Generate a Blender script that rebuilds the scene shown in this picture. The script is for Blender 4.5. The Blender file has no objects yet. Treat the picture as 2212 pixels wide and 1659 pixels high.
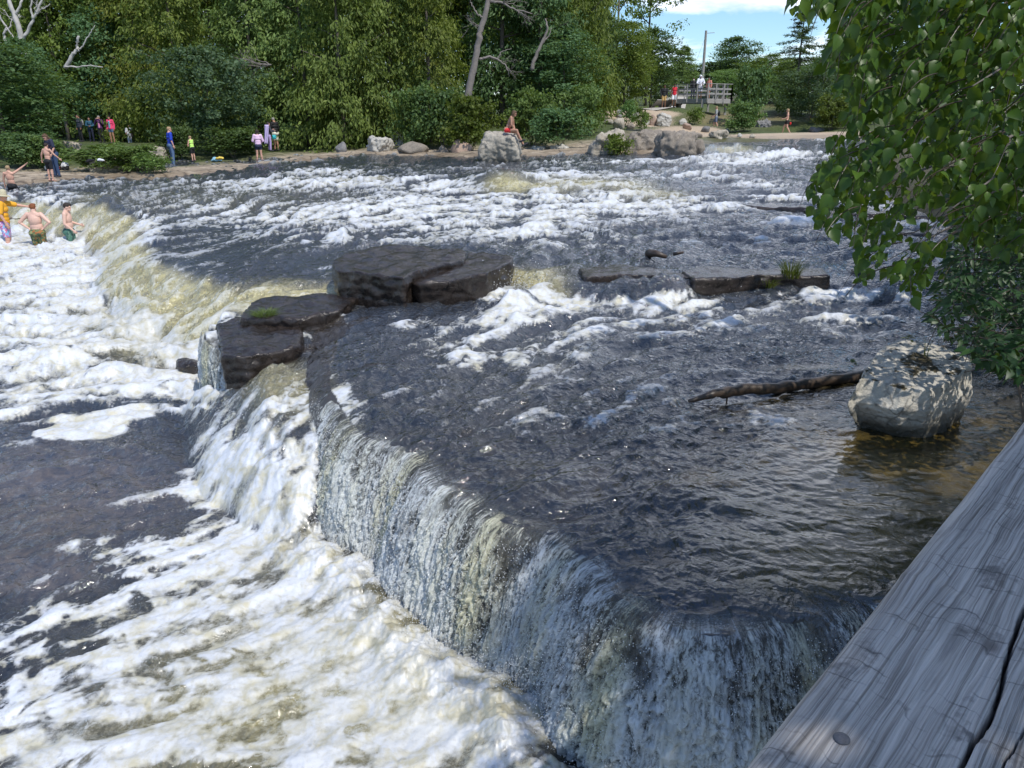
import bpy, bmesh, math, random
import numpy as np
from math import radians as R, sin, cos, tan, pi, atan2
from mathutils import Vector, Matrix
random.seed(7); RNG = np.random.default_rng(11)
sc = bpy.context.scene; COL = sc.collection
# ---------------------------------------------------------------- camera maths
EYE = 3.45; PITCH = R(19.53); F = 1663.0; CX, CY = 1106.0, 829.5
def W(px, py, z):
    """survey helper: the place at height z that a sight line (px,py) meets"""
    a = (px-CX)/F; b = (CY-py)/F
    d = (a, b*sin(PITCH)+cos(PITCH), b*cos(PITCH)-sin(PITCH))
    t = (z-EYE)/d[2]
    return Vector((d[0]*t, d[1]*t, z))
def D(px, py, y):
    a = (px-CX)/F; b = (CY-py)/F
    d = (a, b*sin(PITCH)+cos(PITCH), b*cos(PITCH)-sin(PITCH))
    t = y/d[1]
    return Vector((d[0]*t, y, EYE+d[2]*t))
def bearing(X, Y, Z):
    Zr = Z-EYE; dep = Y*cos(PITCH)-Zr*sin(PITCH)
    dep = np.maximum(dep, 0.3)
    return CX+F*X/dep, CY-F*(Y*sin(PITCH)+Zr*cos(PITCH))/dep
# ---------------------------------------------------------------- numpy noise
_P = np.random.default_rng(5).permutation(256); _P = np.concatenate([_P, _P, _P]).astype(np.int64)
_G = np.random.default_rng(6).normal(size=(256, 3)); _G /= np.linalg.norm(_G, axis=1)[:, None]
_A2 = np.random.default_rng(8).uniform(0, 2*np.pi, 256); _GX, _GY = np.cos(_A2), np.sin(_A2)
def pn2(x, y):
    xi = np.floor(x).astype(np.int64); yi = np.floor(y).astype(np.int64)
    xf = x-xi; yf = y-yi; xi &= 255; yi &= 255
    u = xf*xf*xf*(xf*(xf*6-15)+10); v = yf*yf*yf*(yf*(yf*6-15)+10)
    def g(a, b, dx, dy):
        h = _P[_P[xi+a]+yi+b]; return _GX[h]*dx+_GY[h]*dy
    n0 = g(0, 0, xf, yf); n1 = g(1, 0, xf-1, yf); n2 = g(0, 1, xf, yf-1); n3 = g(1, 1, xf-1, yf-1)
    a = n0+u*(n1-n0); b = n2+u*(n3-n2)
    return (a+v*(b-a))*1.4
def pn3(x, y, z):
    xi = np.floor(x).astype(np.int64); yi = np.floor(y).astype(np.int64); zi = np.floor(z).astype(np.int64)
    xf = x-xi; yf = y-yi; zf = z-zi; xi &= 255; yi &= 255; zi &= 255
    f = lambda t: t*t*t*(t*(t*6-15)+10)
    u, v, w = f(xf), f(yf), f(zf)
    def g(a, b, c):
        h = _P[_P[_P[xi+a]+yi+b]+zi+c]; q = _G[h]
        return q[..., 0]*(xf-a)+q[..., 1]*(yf-b)+q[..., 2]*(zf-c)
    def l(t, a, b): return a+t*(b-a)
    return l(w, l(v, l(u, g(0,0,0), g(1,0,0)), l(u, g(0,1,0), g(1,1,0))), l(v, l(u, g(0,0,1), g(1,0,1)), l(u, g(0,1,1), g(1,1,1))))*1.5
def fbm2(x, y, o=4, g=.5):
    s = 0; a = 1; n = 0
    for k in range(o):
        s = s+a*pn2(x*2**k+17.3*k, y*2**k-9.1*k); n += a; a *= g
    return s/n
def fbm3(p, sc_, o=4, g=.5):
    s = 0; a = 1; n = 0
    for k in range(o):
        q = p*sc_*2**k+13.7*k
        s = s+a*pn3(q[..., 0], q[..., 1], q[..., 2]); n += a; a *= g
    return s/n
def ss(a, b, x):
    t = np.clip((x-a)/(b-a), 0, 1); return t*t*(3-2*t)
# ---------------------------------------------------------------- mesh helpers
def link(o, parent=None):
    COL.objects.link(o)
    if parent is not None: o.parent = parent
    return o
def tag(o, label=None, cat=None, group=None, kind=None):
    if label: o['label'] = label
    if cat: o['category'] = cat
    if group: o['group'] = group
    if kind: o['kind'] = kind
    return o
def empty(name, loc, rz=0, label=None, cat=None, group=None):
    o = bpy.data.objects.new(name, None); COL.objects.link(o)
    o.location = loc; o.rotation_euler = (0, 0, rz)
    return tag(o, label, cat, group)
def mesh_np(name, V, Fc, mat=None, smooth=True):
    """V (n,3); Fc (m,k) int array of quads or tris"""
    me = bpy.data.meshes.new(name)
    V = np.asarray(V, dtype=np.float32); Fc = np.asarray(Fc, dtype=np.int32)
    k = Fc.shape[1]
    me.vertices.add(len(V)); me.vertices.foreach_set('co', V.ravel())
    me.loops.add(Fc.size); me.loops.foreach_set('vertex_index', Fc.ravel())
    me.polygons.add(len(Fc)); me.polygons.foreach_set('loop_start', np.arange(0, Fc.size, k, dtype=np.int32))
    me.polygons.foreach_set('use_smooth', np.full(len(Fc), smooth))
    if mat: me.materials.append(mat)
    me.update(calc_edges=True)
    return me
def obj(name, me, parent=None, mat=None):
    o = bpy.data.objects.new(name, me)
    if mat: me.materials.clear(); me.materials.append(mat)
    return link(o, parent)
def attr(me, name, a):
    at = me.attributes.new(name, 'FLOAT', 'POINT'); at.data.foreach_set('value', np.asarray(a, dtype=np.float32).ravel())
def gridf(nr, nc):
    i = np.arange((nr-1)*nc).reshape(nr-1, nc)[:, :-1].ravel()
    return np.stack([i, i+1, i+nc+1, i+nc], 1)
class MB:
    """collects simple solids into one mesh"""
    def __init__(s): s.v = []; s.f = []; s.n = 0
    def add(s, V, Fs):
        s.v.extend([tuple(p) for p in V]); s.f.extend([tuple(i+s.n for i in f) for f in Fs]); s.n += len(V)
    def box(s, c, d, M=None):
        x, y, z = [q/2 for q in d]
        V = [Vector((a*x, b*y, e*z)) for a in (-1, 1) for b in (-1, 1) for e in (-1, 1)]
        if M is not None: V = [M @ p for p in V]
        V = [p+Vector(c) for p in V]
        s.add(V, [(0,1,3,2),(4,6,7,5),(0,4,5,1),(2,3,7,6),(0,2,6,4),(1,5,7,3)])
    def bar(s, p, q, w, h):
        p, q = Vector(p), Vector(q); d = q-p; L = d.length
        M = d.to_track_quat('Y', 'Z').to_matrix()
        s.box((p+q)/2, (w, L, h), M)
    def tube(s, pts, rad, seg=7, cap=True):
        pts = [Vector(p) for p in pts]; rings = []
        up = Vector((0.13, .21, 1)).normalized()
        for i, p in enumerate(pts):
            t = (pts[min(i+1, len(pts)-1)]-pts[max(i-1, 0)]).normalized()
            a = t.cross(up)
            if a.length < .05: a = t.cross(Vector((1, 0, 0)))
            a.normalize(); b = t.cross(a).normalized()
            r = rad[i] if hasattr(rad, '__len__') else rad
            rings.append([p+a*r*cos(2*pi*k/seg)+b*r*sin(2*pi*k/seg) for k in range(seg)])
        V = [p for r in rings for p in r]; Fs = []
        for i in range(len(pts)-1):
            for k in range(seg):
                Fs.append((i*seg+k, i*seg+(k+1) % seg, (i+1)*seg+(k+1) % seg, (i+1)*seg+k))
        if cap: Fs.append(tuple(range(seg-1, -1, -1))); Fs.append(tuple(range((len(pts)-1)*seg, len(pts)*seg)))
        s.add(V, Fs)
    def build(s, name, mat, parent=None, smooth=False):
        me = bpy.data.meshes.new(name); me.from_pydata(s.v, [], s.f)
        bm = bmesh.new(); bm.from_mesh(me); bmesh.ops.recalc_face_normals(bm, faces=bm.faces); bm.to_mesh(me); bm.free()
        if smooth: me.polygons.foreach_set('use_smooth', [True]*len(me.polygons))
        if mat: me.materials.append(mat)
        return obj(name, me, parent)
def copy_tree(o, parent=None):
    c = o.copy(); COL.objects.link(c)
    if parent is not None: c.parent = parent
    for ch in list(o.children): copy_tree(ch, c)
    return c
# ---------------------------------------------------------------- materials
class N:
    def __init__(s, name):
        s.m = bpy.data.materials.new(name); s.m.use_nodes = True; s.t = s.m.node_tree; s.t.nodes.clear()
    def n(s, typ, ins=None, **kw):
        q = s.t.nodes.new(typ)
        for k, v in kw.items(): setattr(q, k, v)
        for k, v in (ins or {}).items():
            if isinstance(v, bpy.types.NodeSocket): s.t.links.new(v, q.inputs[k])
            else: q.inputs[k].default_value = v
        return q
    def noise(s, vec, scale, detail=4, rough=.55, dist=0, col=False):
        q = s.n('ShaderNodeTexNoise', {'Vector': vec, 'Scale': scale, 'Detail': detail, 'Roughness': rough, 'Distortion': dist})
        return q.outputs['Color' if col else 'Fac']
    def ramp(s, fac, stops, interp='LINEAR'):
        q = s.n('ShaderNodeValToRGB', {'Fac': fac}); e = q.color_ramp.elements; q.color_ramp.interpolation = interp
        while len(e) < len(stops): e.new(.5)
        for el, (p, c) in zip(e, stops):
            el.position = p; el.color = (c, c, c, 1) if isinstance(c, (int, float)) else (*c, 1)
        return q.outputs['Color']
    def mix(s, f, a, b, mode='MIX'):
        q = s.n('ShaderNodeMix', data_type='RGBA', blend_type=mode)
        for i, v in ((0, f), (6, a), (7, b)):
            if isinstance(v, bpy.types.NodeSocket): s.t.links.new(v, q.inputs[i])
            else: q.inputs[i].default_value = v if i == 0 else ((*v, 1) if len(v) == 3 else v)
        return q.outputs[2]
    def math(s, op, a, b=0, c=None, clamp=False):
        q = s.n('ShaderNodeMath', operation=op, use_clamp=clamp)
        for i, v in enumerate((a, b) if c is None else (a, b, c)):
            if isinstance(v, bpy.types.NodeSocket): s.t.links.new(v, q.inputs[i])
            else: q.inputs[i].default_value = v
        return q.outputs[0]
    def attr(s, name): return s.n('ShaderNodeAttribute', attribute_name=name).outputs['Fac']
    def pos(s, kind='Object'): return s.n('ShaderNodeTexCoord').outputs[kind]
    def geo(s, o='Position'): return s.n('ShaderNodeNewGeometry').outputs[o]
    def vmul(s, v, sc_):
        return s.n('ShaderNodeMapping', {'Vector': v, 'Scale': sc_}).outputs[0]
    def bump(s, h, st=.5, dist=.02, nrm=None):
        q = s.n('ShaderNodeBump', {'Height': h, 'Strength': st, 'Distance': dist})
        if nrm is not None: s.t.links.new(nrm, q.inputs['Normal'])
        return q.outputs[0]
    def bsdf(s, **k):
        q = s.n('ShaderNodeBsdfPrincipled')
        for a, v in k.items():
            a = {'base': 'Base Color', 'rough': 'Roughness', 'normal': 'Normal', 'ior': 'IOR', 'spec': 'Specular IOR Level', 'alpha': 'Alpha', 'metal': 'Metallic', 'sss': 'Subsurface Weight', 'trans': 'Transmission Weight'}[a]
            if isinstance(v, bpy.types.NodeSocket): s.t.links.new(v, q.inputs[a])
            else: q.inputs[a].default_value = (*v, 1) if a == 'Base Color' and len(v) == 3 else v
        return q.outputs[0]
    def out(s, sh):
        o = s.n('ShaderNodeOutputMaterial'); s.t.links.new(sh, o.inputs['Surface']); return s.m
def m_plain(name, col, rough=.7, var=.25, scale=30, bump=.2):
    n = N(name); p = n.pos()
    f = n.noise(p, scale, 4)
    c = n.mix(f, tuple(c*(1-var) for c in col), tuple(min(1, c*(1+var)) for c in col))
    return n.out(n.bsdf(base=c, rough=rough, normal=n.bump(f, bump, .01)))
def m_rock(name, a, b, c, scale=3.0, rough=.85, bump=.6, wet=None, strata=1.0, moss=0.0, waterline=None):
    n = N(name); p = n.geo() ; q = n.vmul(p, (1, 1, 1+2*strata))
    f1 = n.noise(q, scale, 8, .65, .3); f2 = n.noise(p, scale*6, 6, .7); f3 = n.noise(q, scale*.5, 3)
    base = n.mix(n.ramp(f1, [(.32, 0), (.68, 1)]), a, b)
    base = n.mix(n.ramp(f2, [(.52, 0), (.72, .8)]), base, c)
    v = n.n('ShaderNodeTexVoronoi', {'Vector': n.mix(.12, p, n.noise(p, scale*2, 3, col=True)), 'Scale': scale*1.3}, feature='DISTANCE_TO_EDGE').outputs[0]
    crack = n.ramp(v, [(0, 0), (.03, 1)])
    base = n.mix(n.math('MULTIPLY', n.ramp(v, [(0, 1), (.035, 0)]), n.ramp(f3, [(.45, 0), (.6, .75)])), base, tuple(x*.3 for x in a))
    r = rough
    if moss:
        nz = n.n('ShaderNodeSeparateXYZ', {0: n.geo('Normal')}).outputs[2]
        mm = n.math('MULTIPLY', n.ramp(n.noise(p, 3.6, 5, .65), [(.56, 0), (.60, 1)]), n.ramp(nz, [(.6, 0), (.85, 1)]))
        base = n.mix(n.math('MULTIPLY', mm, moss), base, n.mix(f2, (.055, .042, .010), (.02, .016, .007)))
    if waterline is not None:
        z = n.n('ShaderNodeSeparateXYZ', {0: p}).outputs[2]
        wl = n.math('SUBTRACT', n.math('ADD', z, n.math('MULTIPLY', f1, .22)), waterline)
        k = n.ramp(wl, [(.05, 1), (.26, 0)])
        base = n.mix(n.math('MULTIPLY', k, .85), base, (.02, .02, .010))
        r = n.math('MULTIPLY_ADD', k, -.45, rough)
    h = n.math('ADD', n.math('MULTIPLY', f1, 1.0), n.math('MULTIPLY', f2, .35))
    return n.out(n.bsdf(base=base, rough=r, normal=n.bump(h, bump, .05)))
def m_leaf(name, dark, mid, light, trans=.35, rough=.55, objvar=.25, clump=1.2, spec=.3):
    n = N(name)
    rnd = n.geo('Random Per Island'); p = n.pos()
    cl = n.noise(p, clump, 2)
    f = n.math('ADD', n.math('MULTIPLY', rnd, .6), n.math('MULTIPLY_ADD', cl, 1.4, -.5), clamp=True)
    c = n.ramp(f, [(0, dark), (.5, mid), (1, light)])
    oi = n.n('ShaderNodeObjectInfo').outputs['Random']
    hs = n.n('ShaderNodeHueSaturation', {'Hue': n.math('MULTIPLY_ADD', oi, .05, .475), 'Saturation': n.math('MULTIPLY_ADD', oi, -.2, 1.05), 'Value': n.math('MULTIPLY_ADD', oi, objvar*2, 1-objvar), 'Color': c}).outputs[0]
    b = n.bsdf(base=hs, rough=rough, spec=spec)
    tr = n.n('ShaderNodeBsdfTranslucent', {'Color': n.mix(.5, hs, (.25, .35, .02), 'MIX')}).outputs[0]
    return n.out(n.n('ShaderNodeMixShader', {0: trans, 1: b, 2: tr}).outputs[0])
M = {}
M['bark'] = m_plain('bark', (.13, .11, .09), .9, .5, 14, .8)
M['birch'] = m_plain('birch_bark', (.42, .40, .37), .8, .35, 6, .5)
M['deadwood'] = m_plain('dead_bark', (.20, .175, .155), .85, .35, 8, .7)
M['drift'] = m_plain('drift_bark', (.05, .035, .025), .45, .6, 9, .8)
M['timber'] = m_plain('weathered_timber', (.30, .29, .27), .8, .25, 7, .5)
M['steel'] = m_plain('steel', (.25, .26, .28), .45, .15, 20, .1)
M['dry'] = m_rock('limestone', (.30, .26, .20), (.45, .40, .32), (.16, .14, .11), 2.2)
M['pale'] = m_rock('pale_limestone', (.36, .34, .30), (.52, .49, .43), (.13, .13, .12), 2.6)
M['pink'] = m_rock('pink_granite', (.34, .24, .18), (.42, .30, .23), (.22, .18, .15), 1.5, strata=0)
M['grey'] = m_rock('grey_granite', (.15, .15, .15), (.24, .23, .22), (.08, .08, .085), 2.0, strata=0)
M['brownrock'] = m_rock('brown_boulder', (.19, .16, .13), (.28, .24, .19), (.10, .085, .07), 2.0, strata=0)
M['wet'] = m_rock('wet_rock', (.014, .011, .009), (.044, .034, .029), (.010, .008, .007), 3.5, rough=.13, bump=.55, strata=0)
M['hero'] = m_rock('mossy_limestone', (.40, .375, .32), (.58, .545, .47), (.085, .08, .075), 2.8, rough=.85, strata=.3, moss=1.0, waterline=1.07, bump=1.0)  # wet band set high, so it also paints the underside's shade dark
M['sitrock'] = m_rock('river_boulder', (.26, .235, .19), (.42, .38, .31), (.10, .09, .07), 1.8, waterline=1.5, strata=-.3, bump=.9)
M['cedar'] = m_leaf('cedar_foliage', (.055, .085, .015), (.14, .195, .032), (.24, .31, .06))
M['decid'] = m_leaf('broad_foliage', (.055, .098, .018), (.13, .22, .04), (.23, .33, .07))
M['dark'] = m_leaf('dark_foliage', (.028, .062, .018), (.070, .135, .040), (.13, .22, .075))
M['bluish'] = m_leaf('blue_green_foliage', (.032, .07, .035), (.08, .15, .075), (.15, .25, .13))
M['shrub'] = m_leaf('shrub_foliage', (.04, .07, .012), (.10, .16, .03), (.18, .25, .06))
M['larch'] = m_leaf('larch_foliage', (.02, .035, .012), (.05, .075, .025), (.09, .12, .04))
M['grassy'] = m_leaf('grass_blades', (.04, .06, .01), (.10, .14, .025), (.2, .22, .06), clump=6)
# ---------------------------------------------------------------- solids and remeshing
def capsule(p, q, rp, rq, sq=None, seg=14):
    """tapered capsule between p and q; sq = (axis, factor) flattening"""
    p = np.array(p, float); q = np.array(q, float); d = q-p; L = np.linalg.norm(d)
    if L < 1e-6: d = np.array([0, 0, 1.]); L = 1e-6
    t = d/L; a = np.cross(t, [0.2, 1, .1]); a /= np.linalg.norm(a); b = np.cross(t, a)
    rows = []
    for k in range(5): th = pi/2*(k/5.); rows.append((-rp*cos(th), rp*sin(th)))
    for k in range(4): f = k/3.; rows.append((L*f, rp+(rq-rp)*f))
    for k in range(1, 6): th = pi/2*(k/5.); rows.append((L+rq*sin(th), rq*cos(th)))
    ang = np.arange(seg)*2*pi/seg; V = []
    for h, r in rows:
        r = max(r, 1e-4)
        V.append(p+t*h+np.outer(np.cos(ang)*r, a)+np.outer(np.sin(ang)*r, b))
    V = np.concatenate(V); n = len(rows); Fs = []
    for i in range(n-1):
        for k in range(seg):
            Fs.append((i*seg+k, i*seg+(k+1) % seg, (i+1)*seg+(k+1) % seg, (i+1)*seg+k))
    Fs.append(tuple(range(seg-1, -1, -1))); Fs.append(tuple(range((n-1)*seg, n*seg)))
    return V, Fs
def ellipsoid(c, r, rot=None, seg=16, rings=10):
    V = []; Fs = []
    for i in range(rings+1):
        th = pi*i/rings
        th = min(max(th, .02), pi-.02)
        for k in range(seg):
            ph = 2*pi*k/seg
            V.append((r[0]*sin(th)*cos(ph), r[1]*sin(th)*sin(ph), r[2]*cos(th)))
    V = np.array(V)
    if rot is not None: V = V @ np.array(rot).T
    V = V+np.array(c)
    for i in range(rings):
        for k in range(seg):
            Fs.append((i*seg+k, (i+1)*seg+k, (i+1)*seg+(k+1) % seg, i*seg+(k+1) % seg))
    Fs.append(tuple(range(seg))); Fs.append(tuple(range((rings+1)*seg-1, rings*seg-1, -1)))
    return V, Fs
def remesh(parts, voxel, smooth=2, name='m', mat=None, disp=None):
    mb = MB()
    for V, Fs in parts: mb.add(V, Fs)
    me = bpy.data.meshes.new(name+'_t'); me.from_pydata(mb.v, [], mb.f); me.update()
    o = bpy.data.objects.new('t', me); COL.objects.link(o)
    m = o.modifiers.new('r', 'REMESH'); m.mode = 'VOXEL'; m.voxel_size = voxel; m.adaptivity = 0
    if smooth:
        s = o.modifiers.new('s', 'SMOOTH'); s.factor = .5; s.iterations = smooth
    dg = bpy.context.evaluated_depsgraph_get()
    r = bpy.data.meshes.new_from_object(o.evaluated_get(dg)); r.name = name
    bpy.data.objects.remove(o); bpy.data.meshes.remove(me)
    if disp:
        n = len(r.vertices); co = np.empty(n*3, np.float32); r.vertices.foreach_get('co', co); co = co.reshape(-1, 3).astype(float)
        no = np.empty(n*3, np.float32); r.vertex_normals.foreach_get('vector', no); no = no.reshape(-1, 3)
        r.vertices.foreach_set('co', disp(co, no).astype(np.float32).ravel()); r.update()
    r.polygons.foreach_set('use_smooth', [True]*len(r.polygons))
    r.materials.clear()
    if mat: r.materials.append(mat)
    return r
# ---------------------------------------------------------------- rocks
def rock_disp(seed, amp, scale, strata=0.0, sfreq=7.0, facet=0.0):
    off = np.array([seed*3.17, seed*7.31, seed*1.73])
    def f(co, no):
        p = co+off
        n = fbm3(p, scale, 5, .55)
        rid = 1-np.abs(fbm3(p+5, scale*1.7, 4, .5))*2
        d = amp*(n*1.1+rid*.3-.15)
        if facet: d = d+facet*1.2*(np.abs(fbm3(p+9, scale*2.2, 4, .55))-.2)
        if strata:
            zz = (co[:, 2]+.12*fbm3(p, scale*.6, 2))*sfreq
            st = np.abs((zz % 1)-.5)*2
            side = 1-np.abs(no[:, 2])
            d = d-strata*side*ss(.5, 1, st)*(.5+fbm3(p+3, scale*1.5, 3))+strata*1.1*side*pn2(np.floor(zz)*7.7+seed, np.arctan2(co[:, 1], co[:, 0])*2.5)
        return co+no*d[:, None]
    return f
def boulder(name, c, size, seed, mat, rz=0., amp=.13, scale=1.6, corners=10, box=.55, label=None, cat='boulder', group=None, facet=0.05, voxel=None, strata=0, parent=None):
    """irregular rock from a hull of random corner points"""
    rg = np.random.default_rng(seed); bm = bmesh.new()
    for k in range(corners+8):
        v = rg.normal(size=3); v /= np.linalg.norm(v)
        v = np.sign(v)*np.abs(v)**box; v /= max(1, np.max(np.abs(v)))
        v *= rg.uniform(.82, 1.02)
        bm.verts.new((v[0]*size[0]/2, v[1]*size[1]/2, v[2]*size[2]/2))
    bmesh.ops.convex_hull(bm, input=bm.verts)
    bmesh.ops.delete(bm, geom=[v for v in bm.verts if not v.link_faces], context='VERTS')
    V = np.array([v.co[:] for v in bm.verts]); bm.verts.index_update(); Fs = [tuple(v.index for v in f.verts) for f in bm.faces]; bm.free()
    cr, sr = cos(rz), sin(rz); V = V @ np.array([[cr, sr, 0], [-sr, cr, 0], [0, 0, 1]])
    s = sum(size)/3
    me = remesh([(V, Fs)], voxel or s*.03, 4, name, mat, rock_disp(seed, amp*s, scale/s, strata*s, 7./s, facet*s))
    o = obj(name, me, parent); o.location = c
    return tag(o, label, cat, group)
def slab(name, outline, ztop, zbot, seed, mat, amp=.03, voxel=.035, label=None, cat='rock', group=None, inset=.0, strata=.022, tilt=(0, 0), smooth=2, scale=2.2, parent=None, extra=()):
    """layered rock with a traced plan outline"""
    pts = [Vector(p) for p in outline]; c = sum(pts, Vector((0, 0, 0)))/len(pts)
    V = []; n = len(pts)
    for z, k in ((zbot, 1-inset), (ztop, 1)):
        for p in pts:
            q = c+(p-c)*k; V.append((q.x-c.x, q.y-c.y, z+tilt[0]*(q.x-c.x)+tilt[1]*(q.y-c.y) if z == ztop else z))
    # triangulate caps via bmesh for concave outlines
    bm = bmesh.new(); vs = [bm.verts.new(v) for v in V]
    bm.faces.new(vs[n:]); bm.faces.new(list(reversed(vs[:n])))
    for i in range(n): bm.faces.new((vs[i], vs[(i+1) % n], vs[n+(i+1) % n], vs[n+i]))
    bmesh.ops.recalc_face_normals(bm, faces=bm.faces); bmesh.ops.triangulate(bm, faces=bm.faces)
    bm.verts.index_update(); Fs = [tuple(v.index for v in f.verts) for f in bm.faces]; V = [v.co[:] for v in bm.verts]; bm.free()
    parts = [(V, Fs)]+list(extra)
    me = remesh(parts, voxel, smooth, name, mat, rock_disp(seed, amp, scale, strata, 6.5))
    o = obj(name, me, parent); o.location = (c.x, c.y, 0)
    return tag(o, label, cat, group)
# ---------------------------------------------------------------- people
def mcol(name, c, rough=.75, var=.12): return m_plain(name, c, rough, var, 60, .1)
def m_pattern(name, base, cols, scale=18):
    n = N(name); p = n.pos(); c = n.mix(0, base, base)
    for k, cc in enumerate(cols):
        q = n.n('ShaderNodeMapping', {'Vector': p, 'Location': (k*3.1, k*1.7, k*.9)}).outputs[0]
        c = n.mix(n.ramp(n.noise(q, scale, 2, .5), [(.54, 0), (.57, 1)]), c, cc)
    return n.out(n.bsdf(base=c, rough=.8))
SK = {'fair': m_plain('fair_skin', (.58, .33, .24), .5, .08, 8, .02), 'pale': m_plain('pale_skin', (.66, .42, .33), .5, .08, 8, .02),
      'tan': m_plain('tanned_skin', (.40, .21, .135), .5, .1, 8, .02), 'brown': m_plain('brown_skin', (.20, .10, .06), .5, .1, 8, .02)}
HR = {'red': mcol('red_hair', (.20, .065, .02)), 'dark': mcol('dark_hair', (.025, .016, .012)), 'black': mcol('black_hair', (.008, .007, .007)),
      'brown': mcol('brown_hair', (.09, .05, .025)), 'blond': mcol('fair_hair', (.32, .22, .12)), 'grey': mcol('grey_hair', (.28, .26, .24))}
M['eye'] = mcol('eye_dark', (.02, .015, .012), .2); M['lip'] = mcol('lip', (.35, .12, .10), .5)
BLACK = mcol('black_cloth', (.012, .012, .014)); WHITE = mcol('white_cloth', (.72, .72, .74)); NAVY = mcol('navy_cloth', (.015, .02, .05))
JEANS = mcol('denim', (.09, .15, .26)); SHOE = mcol('shoe', (.03, .03, .035)); 
def rotx(a): return np.array([[1, 0, 0], [0, cos(a), -sin(a)], [0, sin(a), cos(a)]])
def roty(a): return np.array([[cos(a), 0, sin(a)], [0, 1, 0], [-sin(a), 0, cos(a)]])
def rotz(a): return np.array([[cos(a), -sin(a), 0], [sin(a), cos(a), 0], [0, 0, 1]])
def person(loc, height, face, label, skin='fair', hair='brown', hairlen=0, top=None, topm=None, sleeve=.55, bottom='shorts', botm=None,
           shoes=SHOE, elbows=None, wrists=None, knees=None, ankles=None, lean=0., twist=0., head=(0, 0), fat=1., hat=None, voxel=.013, openj=None, glasses=False, backpack=None, curl=.5, hood=None, pelvis=None, feet=True, mask=None, femin=0):
    """one body from overlapping tapered limbs fused into a single skin; clothing and hair are children"""
    s = height/1.75
    A = lambda *p: np.array(p, float)
    hip = {-1: A(-.09, 0, .90), 1: A(.09, 0, .90)}
    kn = {-1: A(-.10, .02, .49), 1: A(.10, .02, .49)}; an = {-1: A(-.11, -.01, .09), 1: A(.11, -.01, .09)}
    shx = .185-.02*femin
    sh = {-1: A(-shx, 0, 1.42), 1: A(shx, 0, 1.42)}
    el = {-1: A(-.235, -.02, 1.14), 1: A(.235, -.02, 1.14)}; wr = {-1: A(-.245, .05, .90), 1: A(.245, .05, .90)}
    for src, dst in ((elbows, el), (wrists, wr), (knees, kn), (ankles, an)):
        for k, v in (src or {}).items(): dst[k] = A(*v)
    piv = A(0, 0, .95); Rt = rotx(-lean) @ rotz(twist)
    T = lambda p: Rt @ (p-piv)+piv
    up = {k: T(v) for k, v in sh.items()}; el = {k: T(v) for k, v in el.items()}; wr = {k: T(v) for k, v in wr.items()}
    hb = T(A(0, .0, 1.49)); Rh = Rt @ rotz(head[0]) @ rotx(head[1]); hc = hb+Rh @ A(0, .03, .112)
    P = []
    E = lambda c, r, rt=Rt: P.append(ellipsoid(T(A(*c)), r, rt))
    E((0, 0, .95), (.155+.015*femin, .105*fat, .12)); E((0, .012*(fat-1)*4, 1.08), (.135*fat, .095*fat, .15)); E((0, 0, 1.27), (.16*(.5+.5*fat), .108*fat, .19))
    P.append(capsule(T(A(-.12, -.01, 1.40)), T(A(.12, -.01, 1.40)), .07*(.6+.4*fat), .07*(.6+.4*fat))); P.append(capsule(T(A(0, -.02, 1.47)), T(A(.10, -.02, 1.43)), .055, .05)); P.append(capsule(T(A(0, -.02, 1.47)), T(A(-.10, -.02, 1.43)), .055, .05))
    P.append(capsule(T(A(0, -.01, 1.40)), hb+Rh @ A(0, .0, .06), .07, .056*(.6+.4*fat)))
    for k in (-1, 1):
        P.append(ellipsoid(T(A(.075*k, -.045, .90)), (.085*fat, .085*fat, .095)))
        P.append(capsule(hip[k], kn[k], .083*fat, .056*(.6+.4*fat))); P.append(capsule(kn[k], kn[k]+(an[k]-kn[k])*.4+A(0, -.012, 0), .054, .052*(.6+.4*fat))); P.append(capsule(kn[k]+(an[k]-kn[k])*.4, an[k], .048, .036))
        if feet:
            ft = (an[k]-kn[k]); ft = ft/np.linalg.norm(ft)
            fw = A(.15*k, 1, 0)-ft*np.dot(A(.15*k, 1, 0), ft); fw /= np.linalg.norm(fw)
            P.append(capsule(an[k]+ft*.045-fw*.03, an[k]+ft*.058+fw*.15, .036, .026))
        P.append(capsule(up[k], el[k], (.056 if fat > 1.1 else .052)*(.5+.5*fat), .040*(.5+.5*fat))); P.append(capsule(el[k], el[k]+(wr[k]-el[k])*.35, .039, .038)); P.append(capsule(el[k]+(wr[k]-el[k])*.3, wr[k], .037, .026))
        # hand: palm, four fingers of unequal length in two bends, thumb from the side
        d = wr[k]-el[k]; d /= np.linalg.norm(d); side = np.cross(d, Rt @ A(k*1., 0, 0)); nn = np.linalg.norm(side)
        side = (side/nn if nn > .2 else A(0, 1, 0)); side = side-d*np.dot(side, d); side /= np.linalg.norm(side)
        pal = np.cross(d, side)*(-k); pal /= np.linalg.norm(pal)
        if np.dot(pal, A(-k, 0, 0)) < 0: pal = -pal
        c0 = wr[k]+d*.045
        P.append(ellipsoid(c0, (.05, .038, .018), np.stack([d, side, pal], 1)))
        for j, L in enumerate((.040, .046, .043, .034)):
            a0 = wr[k]+d*.078+side*(.030-.020*j)
            b0 = a0+(d*cos(curl*.6)+pal*sin(curl*.6))*L; c1 = b0+(d*cos(curl*1.6)+pal*sin(curl*1.6))*L*.85
            P.append(capsule(a0, b0, .0105, .0095, seg=8)); P.append(capsule(b0, c1, .0095, .0085, seg=8))
        a0 = wr[k]+d*.02+side*.03; b0 = a0+(d*.6+side*.6+pal*.4)*.045; P.append(capsule(a0, b0, .014, .011, seg=8)); P.append(capsule(b0, b0+(d*.9+pal*.5)*.03, .011, .0095, seg=8))
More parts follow.
